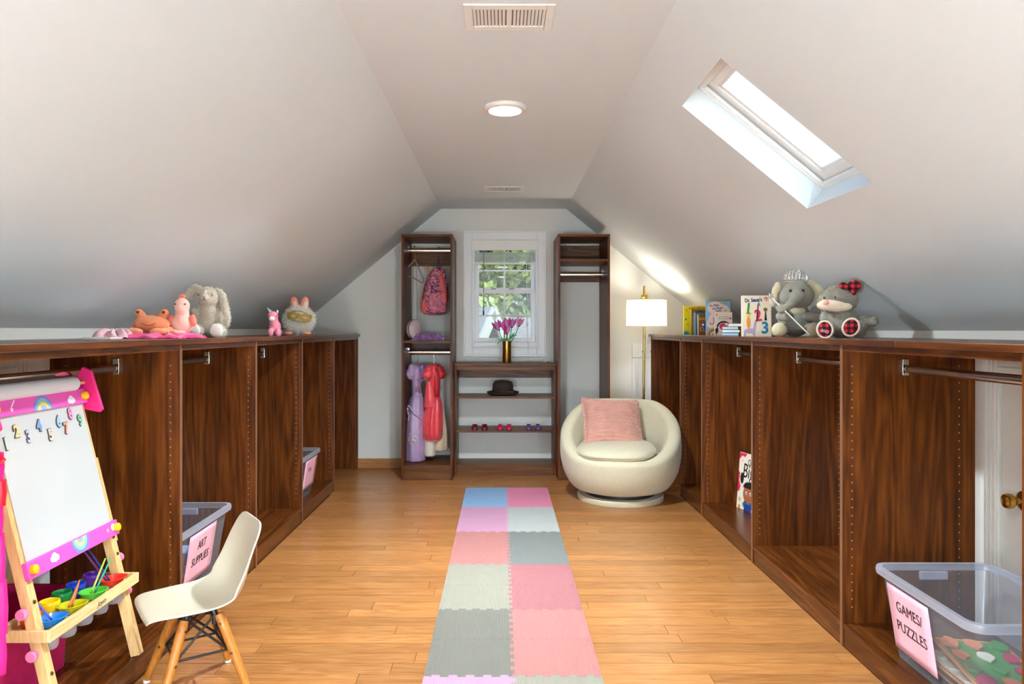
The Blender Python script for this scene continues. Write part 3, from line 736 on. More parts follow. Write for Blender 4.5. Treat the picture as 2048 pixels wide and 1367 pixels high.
def leaf(p, d, L, w_, bend):
    d = V(d).normalized(); sdv = d.cross(V((0, 0, 1))).normalized(); 
    def f(u, v): return V(p)+d*(L*v)+V((0, 0, -bend*v*v))+sdv*((u-.5)*w_*math.sin(PI*min(.98, v*.9+.08))**.7)+V((0, 0, .012*abs(u-.5)))
    m = MB(); m.grid(f, 5, 9); o = m.build('leaf', LEAF, fw, angle=80); q = o.modifiers.new('s', 'SOLIDIFY'); q.thickness = .001
for p, d, L, w_, b in ((p_, d_, L_*1.15, w_*1.25, b_) for p_, d_, L_, w_, b_ in (((-.02, -.02, .0), (-.7, -.5, .75), .075, .04, .05), ((-.028, -.015, .005), (-.9, -.3, .1), .05, .036, .04), ((-.015, -.03, .005), (-.5, -.7, .55), .06, .034, .045), ((.02, -.02, .0), (.55, -.3, 1), .085, .036, .02), ((.03, -.01, .02), (.8, -.2, .8), .07, .034, .03), ((.024, -.03, .01), (.6, -.6, .6), .06, .03, .03), ((.03, .0, .045), (.25, 0, 1), .06, .022, .0))): leaf(p, d, L, w_, b)

# ------------------------------------------------------------------ hat and shoes
hb = pm('hat_brown_felt', (50, 36, 27), .95, var=.2, vs=60, bump=.4, bs=300)
ha = thing('hat', 'dark brown felt hat with curled brim on the upper shelf of the low unit', 'hat', (.012, 6.17, .663))
MB().lathe([(.07, .012), (.09, .006), (.118, .006), (.134, .016), (.139, .028), (.132, .031), (.112, .022), (.093, .02), (.09, .03), (.088, .075), (.085, .098), (.07, .118), (.03, .124), (0, .122)], 48, sy=.92, cap=False).build('hat_body', hb, ha, angle=80)
MB().lathe([(.0925, .022), (.0935, .030), (.0925, .046), (.0885, .05)], 48, sy=.92, cap=False).build('hat_band', pm('hat_band', (38, 26, 20), .7), ha)
m = MB()
for k in range(16): m.ell((.045+.0028*k, -.083+.0009*k+.0003*k*k*.25, .03+.004*math.sin(k*1.7)), (.0045, .004, .005), 8, 6)
m.build('braid_trim', pm('braid_bronze', (120, 84, 52), .5, .2, var=.3, vs=90), ha)
def shoe(x, label, col, grp, kind):
    t = thing('child_shoe', label, 'shoe', (x, 6.09, .378), group=grp)
    mt = pm('shoe_'+kind, col, .25 if kind != 'violet' else .4, var=.3, vs=120, spec=.8)
    L = .075
    def f(u, v):   # v heel(0)->toe(1); toe points to the room (-y)
        th = u*2*PI; w_ = interp([(0, .006), (.06, .019), (.3, .022), (.55, .026), (.8, .030), (.94, .022), (1, .004)], v); hgt = interp([(0, .018), (.1, .036), (.4, .032), (.62, .030), (.85, .034), (1, .010)], v)
        y = .075-v*.15; cs, sn = math.cos(th), math.sin(th)
        z = .004+hgt*(.5+.5*sn)
        return V((w_*math.copysign(abs(cs)**.8, cs), y, z))
    m = MB(); r = m.grid(f, 20, 16, cu=True); m._f(r[0][::-1]); m._f(r[-1]); m.build('upper', mt, t, angle=80)
    MB().prism([(.0265*math.cos(k*PI/9)*(1.05 if math.sin(k*PI/9) < 0 else .8), .076*math.sin(k*PI/9)) for k in range(18)], lambda u, v, q: V((u, v, q)), 0, .005).build('sole', pm('sole_dark', (40, 24, 30), .6), t, smooth=False)
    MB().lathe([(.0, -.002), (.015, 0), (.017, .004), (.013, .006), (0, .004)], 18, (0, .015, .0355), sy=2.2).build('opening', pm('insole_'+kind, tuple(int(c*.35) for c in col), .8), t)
    m = MB()
    if kind == 'wine':
        for k in range(9): m.ell((.018*math.cos(k*.7), -.03+.01*math.sin(k*.7), .041+.003*(k % 2)), (.006, .006, .005), 8, 6)
        nm, mc = 'ruffle', mt
    elif kind == 'magenta':
        m.ell((-.011, -.04, .043), (.011, .007, .007), 10, 8, (0, .3, 0)); m.ell((.011, -.04, .043), (.011, .007, .007), 10, 8, (0, -.3, 0)); m.ell((0, -.042, .043), (.005, .006, .005), 8, 6)
        nm, mc = 'bow', mt
    else:
        m.ell((0, -.045, .038), (.012, .008, .005), 12, 8); nm, mc = 'ornament', pm('gem_violet', (150, 110, 170), .15)
    m.build(nm, mc, t)
for x, lb, cl, kd in ((-.224, 'left shoe of the dark wine sparkling pair on the lower shelf', (110, 16, 46), 'wine'), (-.142, 'right shoe of the dark wine sparkling pair on the lower shelf', (110, 16, 46), 'wine'), (-.012, 'left shoe of the bright magenta pair on the lower shelf', (196, 26, 84), 'magenta'), (.064, 'right shoe of the bright magenta pair on the lower shelf', (196, 26, 84), 'magenta'), (.231, 'left shoe of the violet pair on the lower shelf', (92, 52, 110), 'violet'), (.309, 'right shoe of the violet pair on the lower shelf', (92, 52, 110), 'violet')):
    shoe(x, lb, cl, 'child shoes on the lower shelf', kd)
# clothes pins left at the end of the shelf unit
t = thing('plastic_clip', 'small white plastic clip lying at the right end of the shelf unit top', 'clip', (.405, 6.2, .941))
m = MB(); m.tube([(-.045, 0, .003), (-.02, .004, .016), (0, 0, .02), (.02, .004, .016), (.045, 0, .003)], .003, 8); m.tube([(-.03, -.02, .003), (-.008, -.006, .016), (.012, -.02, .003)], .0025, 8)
m.build('clip_body', WHITEP, t); BX('clip_shadow_pad', BLACK, t, -.016, .016, -.006, .006, .0, .006, .002)  # black pad stands in for the shadow under the clip
# ------------------------------------------------------------------ clothes in the left tower
def hanger_hook(parent, x, y, ztop, zbot, mt, ang=0):
    """wire hook over the rod and down to the neck"""
    ca, sa = math.cos(ang), math.sin(ang)
    R = .0215
    pts = [(R*math.cos(a), R*math.sin(a)) for a in [PI*1.05-.2*k for k in range(14)]]
    pts = pts[:14]+[(.012, -.028), (0, -.04), (0, zbot-ztop)]
    return MB().tube([(x+sa*0, y+p[0], ztop+p[1]) for p in pts], .0016, 8).build('hook', mt, parent)
SATL = pm('lavender_satin', (186, 156, 194), .38, var=.12, vs=14, sheen=.3); SATD = pm('lavender_dark', (134, 98, 150), .5, var=.15, vs=20)
SILV = pm('silver_embroidery', (206, 190, 196), .4, .2, var=.3, vs=200)
CORAL = pm('coral_satin', (244, 76, 84), .33, var=.14, vs=12, sheen=.3); CORD = pm('coral_dark', (196, 44, 50), .4, var=.2, vs=20)
CRMS = pm('cream_satin', (224, 196, 160), .4, var=.1, vs=14); LACE = pm('cream_lace', (232, 214, 196), .8, var=.12, vs=120)
YD = YT+.25
def drape(name, mt, parent, secs, n=40, close=True, ang=85):
    """hanging cloth: (z, cx, cy, rx, ry, ripple, count)"""
    rg = []
    for z, cx, cy, rx, ry, am, ct in secs:
        rg.append([V((cx+rx*math.cos(t)*(1+am*math.cos(ct*t+z*3)), cy+ry*math.sin(t)*(1+am*math.cos(ct*t+z*3)), z)) for t in [2*PI*i/n for i in range(n)]])
    m = MB(); m.rings(rg, cap=close); return m.build(name, mt, parent, angle=ang)
# purple gown (local origin under the rod, z absolute)
g = thing('dress', 'long lavender princess gown with silver embroidery hanging in the left tower', 'dress', (-.71, YD-.02, 0))
hk = hanger_hook(g, 0, .02, 1.032+.018, .93, CHROME)
drape('bodice', SATL, g, [(.66, .0, 0, .042, .06, .03, 8), (.72, -.005, 0, .036, .055, .03, 6), (.80, -.008, 0, .040, .07, .02, 6), (.86, -.006, 0, .042, .085, .02, 6), (.905, -.004, 0, .03, .07, .0, 6), (.925, .0, 0, .014, .03, 0, 6)])
drape('skirt', SATL, g, [(.125, -.012, -.01, .078, .10, .04, 7), (.14, -.012, -.01, .080, .11, .05, 7), (.3, -.012, -.005, .074, .12, .05, 7), (.45, -.01, 0, .070, .12, .05, 7), (.58, -.004, 0, .060, .10, .05, 7), (.64, 0, 0, .050, .075, .05, 7), (.675, 0, 0, .040, .06, .03, 7)])
drape('train', SATD, g, [(.2, -.075, .03, .02, .06, .1, 5), (.4, -.075, .03, .024, .06, .1, 5), (.6, -.055, .02, .02, .05, .1, 5), (.66, -.04, .01, .014, .03, .1, 5)], 24)
for sx, sy in ((-.045, -.05), (.04, -.01)):
    m = MB(); m.ell((sx, sy, .855), (.044, .055, .052), 20, 14); m.ell((sx*.9, sy, .905), (.032, .045, .035), 16, 10)
    o = m.build('puff_sleeve', SATL if sx < 0 else SATD, g)
    d_ = o.modifiers.new('r', 'REMESH'); d_.mode = 'VOXEL'; d_.voxel_size = .005
    tx = bpy.data.textures.new('crumple', 'CLOUDS'); tx.noise_scale = .025
    q = o.modifiers.new('d', 'DISPLACE'); q.texture = tx; q.strength = .012
    realize(o); o.data.shade_smooth()
m = MB(); rnd = random.Random(4)
for k in range(60): m.ell((.012+rnd.uniform(-.022, .026), -.062+rnd.uniform(-.004, .004), .70+rnd.uniform(0, .11)), (.004, .003, .004), 6, 4)
stuff(m.build('beading', pm('bead_rose', (176, 120, 130), .3, .3, var=.4, vs=200), g))
m = MB()
for k in range(20):
    a = k/20*2*PI
    for rr, sz in ((.036, .004), (.050, .005)):
        m.ell((-.008+rr*math.cos(a), -.128+.012*abs(math.cos(a)), .32+rr*1.35*math.sin(a)), (sz, .003, sz), 6, 4)
for k in range(5): m.ell((-.008+.016*math.cos(k*1.257), -.13, .32+.02*math.sin(k*1.257)), (.011, .004, .014), 8, 6)
m.build('embroidered_crest', SILV, g)
MB().tube([(-.068, -.07, .59), (-.045, -.105, .575), (-.01, -.125, .53), (.03, -.115, .50), (.05, -.10, .487)], .006, 8).build('swag', SILV, g)
m = MB()
for k in range(7): m.ell((-.07-.006*math.sin(k), -.06, .58-.018*k), (.008, .007, .008), 8, 6)
m.build('bow_tail', SILV, g)
MB().tube([(-.04, -.05, .128), (-.038, -.05, .1225), (-.02, -.06, .1215), (.0, -.06, .1215)], .0025, 6).build('hem_ribbon', pm('ribbon_grey', (120, 110, 120), .5), g)
# coral gown
g = thing('dress', 'coral red puff-sleeved gown over cream underskirt hanging in the left tower', 'dress', (-.572, YD-.02, 0))
hanger_hook(g, 0, .02, 1.032+.018, .93, CHROME)
drape('bodice', CORAL, g, [(.62, .01, 0, .045, .06, .03, 8), (.70, .015, 0, .04, .055, .03, 6), (.78, .012, 0, .046, .065, .02, 6), (.86, .01, 0, .046, .08, .02, 6), (.91, .004, 0, .03, .07, 0, 6), (.935, 0, 0, .013, .03, 0, 6)])
drape('bodice_panel', CORD, g, [(.66, .03, -.045, .02, .025, .05, 5), (.75, .032, -.05, .026, .028, .05, 5), (.86, .026, -.05, .026, .03, .05, 5), (.9, .02, -.045, .012, .02, .05, 5)], 20)
drape('overskirt', CORAL, g, [(.30, -.005, -.02, .066, .085, .03, 9), (.31, -.006, -.02, .078, .10, .05, 9), (.36, -.008, -.02, .086, .115, .05, 9), (.46, -.006, -.015, .085, .115, .055, 9), (.56, .004, -.01, .075, .10, .05, 9), (.63, .012, 0, .052, .07, .06, 9), (.665, .014, 0, .042, .06, .04, 9)], 60)
drape('hem_trim', pm('coral_pale_trim', (250, 170, 160), .5), g, [(.292, -.005, -.02, .064, .082, .03, 9), (.298, -.005, -.02, .070, .09, .05, 9), (.305, -.005, -.02, .072, .093, .05, 9)], 60)
drape('lace_underskirt', LACE, g, [(.165, -.03, -.03, .043, .05, .03, 7), (.18, -.03, -.03, .046, .055, .03, 7), (.305, -.025, -.03, .05, .06, .03, 7)], 30)
drape('cream_underskirt', CRMS, g, [(.20, .04, .02, .07, .05, .05, 6), (.215, .042, .02, .075, .06, .06, 6), (.35, .042, .02, .07, .06, .06, 6), (.55, .036, .02, .05, .05, .05, 6), (.64, .025, .01, .034, .04, .05, 6)], 40)
drape('hanging_sleeve', CORAL, g, [(.575, -.02, -.075, .05, .02, .05, 5), (.582, -.02, -.075, .052, .022, .05, 5), (.70, -.028, -.07, .036, .022, .03, 5), (.79, -.03, -.065, .024, .022, .03, 5)], 28)
for sx, sy in ((-.045, -.045), (.052, .0)):
    m = MB(); m.ell((sx, sy, .85), (.05, .055, .046), 20, 14); m.ell((sx*.8, sy, .895), (.034, .045, .035), 16, 10)
    o = m.build('puff_sleeve', CORAL if sx < 0 else CORD, g)
    d_ = o.modifiers.new('r', 'REMESH'); d_.mode = 'VOXEL'; d_.voxel_size = .005
    tx = bpy.data.textures.new('crumple', 'CLOUDS'); tx.noise_scale = .03
    q = o.modifiers.new('d', 'DISPLACE'); q.texture = tx; q.strength = .014
    realize(o); o.data.shade_smooth()
# empty hanger turned edge-on
VEL = pm('mauve_velvet', (150, 132, 150), .8, var=.05, sheen=.4)
h = thing('coat_hanger', 'empty mauve velvet hanger on the upper rod of the left tower', 'hanger', (-.737, YD, 0))
hk = hanger_hook(h, .0, 0, 1.893+.018, 1.80, CHROME)
A = .42
def hp(d, z): return V((math.cos(A)*d-.0, -math.sin(A)*d*1.0, z))
MB().tube([hp(-.005, 1.815), hp(-.012, 1.795), hp(-.04, 1.775), hp(-.08, 1.735), hp(-.082, 1.715), hp(-.055, 1.675), hp(.0, 1.655), hp(.075, 1.615), hp(.088, 1.625), hp(.085, 1.655), hp(.03, 1.765), hp(.012, 1.795), hp(.005, 1.815)], .006, 8).build('hanger_body', VEL, h)
# round quilted bag with chain
b = thing('round_handbag', 'round white quilted handbag with gold zip hanging by a long chain in the left tower', 'bag', (-.722, YT+.12, 1.132))
QU = pm('quilted_white', (222, 204, 204), .5, var=.08, vs=20, bump=.6, bs=60, wave='DIAGONAL')
M = Matrix.Rotation(1.05, 4, 'Z') @ Matrix.Rotation(PI/2, 4, 'X')
MB().lathe([(0, -.032), (.05, -.031), (.074, -.024), (.08, -.012), (.08, .012), (.074, .024), (.05, .031), (0, .032)], 40, M=Matrix.Translation((0, 0, .092)) @ M).build('bag_body', QU, b)
MB().lathe([(.0805, -.004), (.083, -.003), (.083, .003), (.0805, .004)], 40, M=Matrix.Translation((0, 0, .092)) @ M, cap=False).build('zip', GOLD, b)
def chain(pts, name, parent, r=.004, step=.011):
    pts = [V(p) for p in pts]; m = MB(); k = 0
    for a, c in zip(pts, pts[1:]):
        n = max(1, int((c-a).length/step)); d = (c-a).normalized(); o1 = d.orthogonal().normalized(); o2 = d.cross(o1)
        for i in range(n):
            ce_ = a+(c-a)*((i+.5)/n); s_ = o1 if k % 2 else o2; k += 1
            m.tube([ce_+d*(r*1.6*math.cos(t*PI/3))+s_*(r*math.sin(t*PI/3)) for t in range(7)], .0011, 4, cap=False)
    return m.build(name, GOLD, parent)
chain([(.02, .02, .168), (.015, .06, .4), (.0, .11, .65), (-.012, .13, .785)], 'chain_strap', b); chain([(-.02, -.01, .168), (-.02, .05, .4), (-.014, .13, .785)], 'chain_strap', b)
MB().tube([(-.012, .112, .80), (-.012, .118, .785), (-.012, .13, .779), (-.012, .142, .785), (-.012, .146, .80)], .002, 8).build('strap_ring', GOLD, b)
# feather boa
bo = thing('feather_boa', 'fluffy lavender feather boa heaped on the middle shelf of the left tower', 'boa', (-.60, YT+.09, 1.132))
BOA = pm('feather_lavender', (180, 134, 190), .9, var=.3, vs=40)
core = soft('boa_core', [((-.10+.022*k, .03*math.sin(k*1.3), .020+.004*math.sin(k*2.1)), (.022, .024, .02)) for k in range(10)], BOA, bo, .006, 4)
fur(core, 2600, .026, .007, BOA, 'feathers', 1.1, 3)
MB().lathe([(0, 0), (.022, 0), (.026, .003), (.022, .006), (0, .006)], 20, (-.125, -.04, .0)).build('round_tag', pm('tag_pink', (220, 180, 176), .5), bo)
# backpack hung from the upper rod
BPF = patches('backpack_print', [(150, 86, 130), (196, 96, 112), (120, 70, 124), (214, 108, 96), (170, 104, 150), (86, 40, 84), (226, 150, 130)], 26)
BPC = pm('backpack_coral', (214, 96, 92), .6, var=.1); BPD = pm('backpack_strap_dark', (70, 34, 70), .7, var=.2)
bp = thing('backpack', 'purple and coral printed backpack hanging by its loop in the left tower', 'backpack', (-.553, YD-.03, 0), rot=(0, 0, .4))
def bsec(z, cx, w_, dpt): return [V((cx+w_*math.copysign(abs(math.cos(t))**.6, math.cos(t)), dpt*math.copysign(abs(math.sin(t))**.7, math.sin(t)), z)) for t in [2*PI*i/32 for i in range(32)]]
m = MB(); m.rings([bsec(1.345, -.01, .05, .03), bsec(1.352, -.012, .085, .06), bsec(1.40, -.015, .105, .078), bsec(1.50, -.01, .105, .075), bsec(1.60, 0, .095, .066), bsec(1.68, .012, .075, .055), bsec(1.73, .02, .05, .035), bsec(1.745, .022, .025, .015)]); m.build('pack_body', BPF, bp, angle=80)
m = MB(); m.rings([[V((.0+p.x*.80, -.070+p.y*.42, p.z)) for p in bsec(z, -.012, w_, .06)] for z, w_ in ((1.36, .06), (1.37, .09), (1.43, .1), (1.50, .094), (1.53, .06))]); m.build('front_pocket', patches('pocket_print', [(196, 96, 110), (228, 140, 120), (160, 90, 140), (110, 60, 110)], 40), bp, angle=80)
m = MB(); m.rings([[V((p.x, p.y, p.z)) for p in [(.02+.026*math.cos(t), -.07+.012*math.sin(t)-.0, z) for t in []] or [V((cx+w_*math.cos(t), cy+.014*math.sin(t), z)) for t in [2*PI*i/20 for i in range(20)]]] for z, cx, cy, w_ in ((1.44, .05, -.085, .014), (1.47, .048, -.086, .024), (1.56, .038, -.078, .026), (1.64, .03, -.064, .022), (1.69, .026, -.052, .012))]); m.build('coral_panel', BPC, bp, angle=80)
MB().tube([(-.105, -.03, 1.48), (-.125, -.05, 1.44), (-.12, -.05, 1.38), (-.095, -.04, 1.355)], [.012, .022, .022, .012], 12).build('side_pocket', BPC, bp)
MB().tube([(.03, .03, 1.735), (.075, .02, 1.70), (.105, .02, 1.60), (.11, .03, 1.48), (.085, .03, 1.40)], .009, 8).build('shoulder_strap', BPD, bp)
MB().tube([(.015, .03, 1.735), (.05, -.01, 1.70), (.085, -.03, 1.60), (.095, -.02, 1.48)], .008, 8).build('shoulder_strap', BPD, bp)
MB().tube([(.01, .0, 1.735), (.022, .0, 1.80), (.03, .01, 1.845), (.038, .0, 1.80), (.035, 0, 1.735)], .005, 8).build('grab_loop', BPD, bp)
MB().tube([(-.055, -.01, 1.70), (-.075, -.01, 1.735), (-.09, -.01, 1.755)], .007, 8).build('orange_pull', pm('pull_orange', (212, 110, 60), .5), bp)
for z0, mt in ((1.53, BPD), (1.36, BPD)): MB().tube([(-.08, -.075, z0), (0, -.103, z0+.008), (.07, -.085, z0)], .0025, 6).build('zip', mt, bp)
MB().tube([(.03, .035, 1.84), (.03, .03, 1.87), (.031, .012, 1.90), (.031, -.0, 1.915), (.031, .025, 1.925), (.031, .05, 1.905)], .002, 6).build('hook', BLACK, bp)

# ------------------------------------------------------------------ storage bins
BINP = clear('bin_plastic', (232, 236, 244), .17, .06, .2); BINR = clear('bin_rim_plastic', (236, 240, 250), .42, .10, .3)
PAPER = pm('pink_paper', (246, 186, 200), .55, var=.02)
def rrect(L, W, z, r, n=6):
    o = []
    for cx, cy, a0 in ((L/2-r, W/2-r, 0), (-L/2+r, W/2-r, PI/2), (-L/2+r, -W/2+r, PI), (L/2-r, -W/2+r, 1.5*PI)):
        o += [V((cx+r*math.cos(a0+PI/2*k/n), cy+r*math.sin(a0+PI/2*k/n), z)) for k in range(n+1)]
    return o
def bin_(label, loc, rz, lines, L=.56, W=.40, H=.30, px=0, size=.052, lw=.28, lh=.216, sag=0, tx=0):
    t = thing('storage_bin', label, 'bin', loc, rz)
    i = .045
    m = MB(); m.rings([rrect(L-2*i, W-2*i, .001, .03), rrect(L-2*i+.006, W-2*i+.006, .012, .034), rrect(L-.012, W-.012, H-.03, .04), rrect(L-.006, W-.006, H-.002, .042)], cap=False)
    m._f([m.bm.verts.new(p) for p in rrect(L-2*i, W-2*i, .001, .03)])
    m.build('bin_body', BINP, t, angle=50)
    m = MB(); m.rings([rrect(L, W, H-.024, .045), rrect(L+.026, W+.026, H-.024, .05), rrect(L+.03, W+.03, H-.012, .05), rrect(L+.026, W+.026, H, .05), rrect(L-.004, W-.004, H+.001, .043)], cap=False)
    m.build('bin_rim', BINR, t, angle=50)
    for s_ in (-1, 1): BX('handle_tab', BINR, t, s_*(L/2-.004)-.006, s_*(L/2-.004)+.006, -.05, .05, H-.055, H-.025, .004)
    # paper label taped on the front, which leans like the bin wall
    sl = i/H; yb = -(W/2-i)-.004; up = V((0, -sl, 1)).normalized(); nrm = V((0, -1, -sl)).normalized()
    zb = H-.035-lh
    def at(x, zz, off=0): return V((x, yb-.002, 0))+up*zz+nrm*(off+sag*.02*math.sin((zz-zb)/lh*PI))
    m = MB(); m.grid(lambda u, v: at(px+(u-.5)*lw, zb+v*lh, .0015), 6, 10); lb = m.build('paper_label', PAPER, t, angle=80)
    q = lb.modifiers.new('s', 'SOLIDIFY'); q.thickness = .0006
    for k, s_ in enumerate(lines):
        zz = zb+lh*(.70-.30*k) if len(lines) > 1 else zb+lh*.62
        text(lb, s_, size, INK, at(px+tx, zz, .0027+(sag*.001)), (1, 0, 0), up, .0002, sx=.88)
    return t
bin_('clear storage bin with pink ART SUPPLIES sign in a left closet section', (-1.505, 3.165, .0895), PI/2, ['ART', 'SUPPLIES'], L=.58, W=.41, px=-.02)
bin_('small clear storage bin with pink TOYS sign in a left closet section', (-1.49, 4.83, .0895), PI/2, ['TOYS'], L=.50, W=.41, px=.05, size=.034, lw=.30, lh=.2, tx=-.02)
bin_('clear storage bin with pink GAMES/ PUZZLES sign at the lower right corner', (1.53, 2.29, .0895), -PI/2, ['GAMES/', 'PUZZLES'], L=.53, W=.40, px=-.075, size=.05, lw=.24, lh=.225)
# toy castle standing in the toys bin
c = thing('toy_castle', 'little white toy castle with orange roof and lilac flag sticking out of the toys bin', 'toy', (-1.40, 4.74, .094))
TW = pm('toy_white', (238, 232, 236), .4); TO = patches('toy_windows', [(240, 140, 70), (206, 120, 160), (250, 180, 90), (160, 110, 190)], 40)
MB().lathe([(0, 0), (.075, 0), (.075, .20), (.07, .22), (.0, .22)], 16).build('castle_base', pm('toy_lilac', (196, 160, 206), .45), c)
MB().lathe([(.071, .215), (.071, .285), (.06, .295), (0, .295)], 16).build('castle_tower', TO, c)
MB().lathe([(.08, .293), (.082, .30), (.06, .33), (.03, .362), (.012, .372), (0, .372)], 16).build('castle_roof', TW, c)
MB().tube([(0, 0, .36), (0, 0, .415)], .003, 8).build('flag_pole', TW, c)
MB().prism([(0, .385), (.045, .388), (.036, .400), (.045, .412), (0, .414)], lambda u, v, t: V((u, t, v)), -.002, .002).build('flag', pm('toy_flag', (206, 160, 214), .5), c, smooth=False)
c = thing('toy_block_tub', 'pale purple toy tub lying low inside the toys bin', 'toy', (-1.45, 4.96, .094))
MB().lathe([(0, 0), (.06, 0), (.07, .14), (.073, .145), (.068, .148), (0, .14)], 24).build('tub_body', pm('toy_purple', (190, 150, 200), .5), c)
MB().lathe([(.0735, .13), (.0745, .137), (.0735, .144)], 24, cap=False).build('tub_rim', TW, c)
# craft packs inside the art bin
for k, (x, y, cl, lb) in enumerate(((-1.50, 3.07, (196, 120, 110), 'reddish craft paper pack standing inside the art supplies bin'), (-1.50, 3.27, (150, 160, 196), 'bluish craft paper pack standing inside the art supplies bin'))):
    t = thing('paper_pack', lb, 'paper', (x, y, .094)); BX('paper_sheets', pm('craft_paper_%s' % ('red', 'blue')[k], cl, .7, var=.1), t, -.12, .12, -.06, .06, 0, .13, .002); BX('wrapper_band', WHITEP, t, -.121, .121, -.061, .061, .05, .075, .001)
# wooden puzzles in the games bin
PZ = [(206, 72, 66), (226, 196, 110), (70, 140, 76), (150, 180, 190), (228, 220, 196), (60, 70, 74), (214, 128, 92), (178, 50, 84)]
PZM = [pm('puzzle_colour', c_, .5, var=.1) for c_ in PZ]
PWB = wood('puzzle_board', (190, 140, 84), (212, 166, 108), (226, 186, 132), (2, 14, 14), .5, .4)
def puzzle(label, loc, rot, seed, w_=.30, d_=.225):
    t = thing('wooden_puzzle', label, 'puzzle', loc, rot=rot); r = random.Random(seed)
    BX('puzzle_tray', PWB, t, -w_/2, w_/2, -d_/2, d_/2, 0, .008, .002)
    BX('painted_ground', PZM[2] if seed % 2 else PZM[4], t, -w_/2+.012, w_/2-.012, -d_/2+.012, d_/2-.012, .008, .0088, 0)
    for iy in range(3):
        for ix in range(4):
            cx, cy = -w_/2+w_*(ix+.5)/4, -d_/2+d_*(iy+.5)/3; n = r.choice((6, 8, 12)); rr = .026+r.uniform(0, .008); ph = r.random()
            poly = [(cx+rr*(1+.18*math.sin(3*a+ph*6))*math.cos(a), cy+rr*.8*(1+.18*math.cos(2*a+ph*5))*math.sin(a)) for a in [2*PI*i/n for i in range(n)]]
            MB().prism(poly, lambda u, v, q: V((u, v, q)), .0088, .0165).build('puzzle_piece', r.choice(PZM), t, .001, smooth=False)
    m = MB()
    for q in range(26):
        x = -w_/2+.006+(w_-.012)*q/25
        for yy in (-d_/2+.006, d_/2-.006): m.box(x-.003, x+.003, yy-.003, yy+.003, .008, .0086)
    m.build('dotted_border', PZM[0], t, smooth=False)
puzzle('topmost wooden puzzle with a red piece in the games bin', (1.53, 2.245, .168), (.05, -.09, 1.45), 3)
puzzle('wooden puzzle under the topmost one in the games bin', (1.515, 2.26, .13), (.03, -.05, 1.6), 4)
puzzle('lowest wooden puzzle leaning at the sign side of the games bin', (1.53, 2.25, .097), (0, 0, 1.5), 5)
# ------------------------------------------------------------------ whiteboard easel in the nearest left section
HP = pm('hot_pink_paint', (246, 40, 130), .4, var=.05); PT = pm('trim_pink', (242, 92, 188), .4, var=.03); PU = pm('trim_purple', (176, 40, 176), .4, var=.05)
YEL = pm('knob_yellow', (250, 196, 22), .35, var=.05); SPK = pm('screw_pink', (250, 132, 176), .4, var=.05); WB = pm('whiteboard', (202, 203, 200), .2, var=.01, spec=.6)
RED = pm('chalkboard_red', (150, 14, 44), .5, var=.1)
ez = thing('easel', 'kids pine easel with whiteboard, pink rainbow trim and paint tray at the left edge', 'easel', (-1.26, 2.04, .0895))
TL = .22/.9; ez_up = V((-TL, 0, 1)).normalized(); ez_n = V((1, 0, TL)).normalized()
def E(u, v, w_=0): return V((0, u, 0))+ez_up*v+ez_n*w_      # u along the board, v up the slope, w out of it
EW = .475
def ebox(name, mt, u0, u1, v0, v1, w0, w1, parent=ez, bev=.002):
    return MB().hexa([E(u0, v0, w0), E(u0, v0, w1), E(u1, v0, w1), E(u1, v0, w0), E(u0, v1, w0), E(u0, v1, w1), E(u1, v1, w1), E(u1, v1, w0)]).build(name, mt, parent, bev, smooth=False)
LEGV = .955
for u0 in (0, EW-.03):
    lg = ebox('leg', PINE, u0, u0+.03, .004, LEGV, -.02, .012)
    if u0 > .1: ebox('leg_strip', PINE, u0+.0305, u0+.046, .40, .70, -.02, .008, lg)
    for v in (.36, .42 if u0 > .1 else .15):
        m = MB().lathe([(0, .0), (.006, 0), (.005, .003), (0, .003)], 12, M=Matrix.Translation(E(u0+.015, v, .012)) @ ez_n.to_track_quat('Z', 'Y').to_matrix().to_4x4()); m.build('bolt', pm('bolt_bronze', (110, 86, 50), .4, .7), lg)
    for v in (.22, .34):
        uu = -.0005 if u0 < .1 else EW+.0005; sg = -1 if u0 < .1 else 1
        m = MB().lathe([(0, 0), (.008, 0), (.008, .01), (.015, .012), (.016, .024), (.013, .027), (0, .027)], 16, M=Matrix.Translation(E(uu, v, -.006)) @ Matrix.Rotation(-sg*PI/2, 4, 'X')); m.build('pink_screw', SPK, lg)
# back legs lean the other way
for u0 in (.031, EW-.061):
    a, b = V((-.255, u0, .93)), V((-.50, u0, .003)); d = V((.03, 0, .006))
    MB().hexa([b, b+V((.03, 0, 0)), b+V((.03, .03, 0)), b+V((0, .03, 0)), a, a+d, a+d+V((0, .03, 0)), a+V((0, .03, 0))]).build('back_leg', PINE, ez, .002, smooth=False)
bd = ebox('whiteboard', WB, .018, EW-.018, .445, .905, .0125, .017)
def trim(v0, v1, name):
    t = ebox(name, PT, -.002, EW+.002-.0, v0, v1, .0125, .028)
    for u in (.016, EW-.016):
        M = Matrix.Translation(E(u, (v0+v1)/2, .028)) @ ez_n.to_track_quat('Z', 'Y').to_matrix().to_4x4()
        MB().lathe([(.0, 0), (.013, 0), (.015, .006), (.013, .013), (.006, .017), (0, .018)], 18, M=M).build('yellow_knob', YEL, t)
    return t
def eprint(poly, mt, parent, name, off=.0284): return MB().prism(poly, lambda u, v, q: E(u, v, q), off, off+.0004).build(name, mt, parent, smooth=False)
RB = [pm('rb_%d' % i, c_, .5, var=.02) for i, c_ in enumerate(((146, 132, 214), (128, 204, 200), (250, 216, 130), (140, 186, 236)))]
WHI = pm('print_white', (250, 246, 248), .5, var=.01)
t1 = trim(.895, .945, 'top_trim'); ebox('trim_cap', PU, 0, EW, .9455, .951, .0, .028, t1, .001)
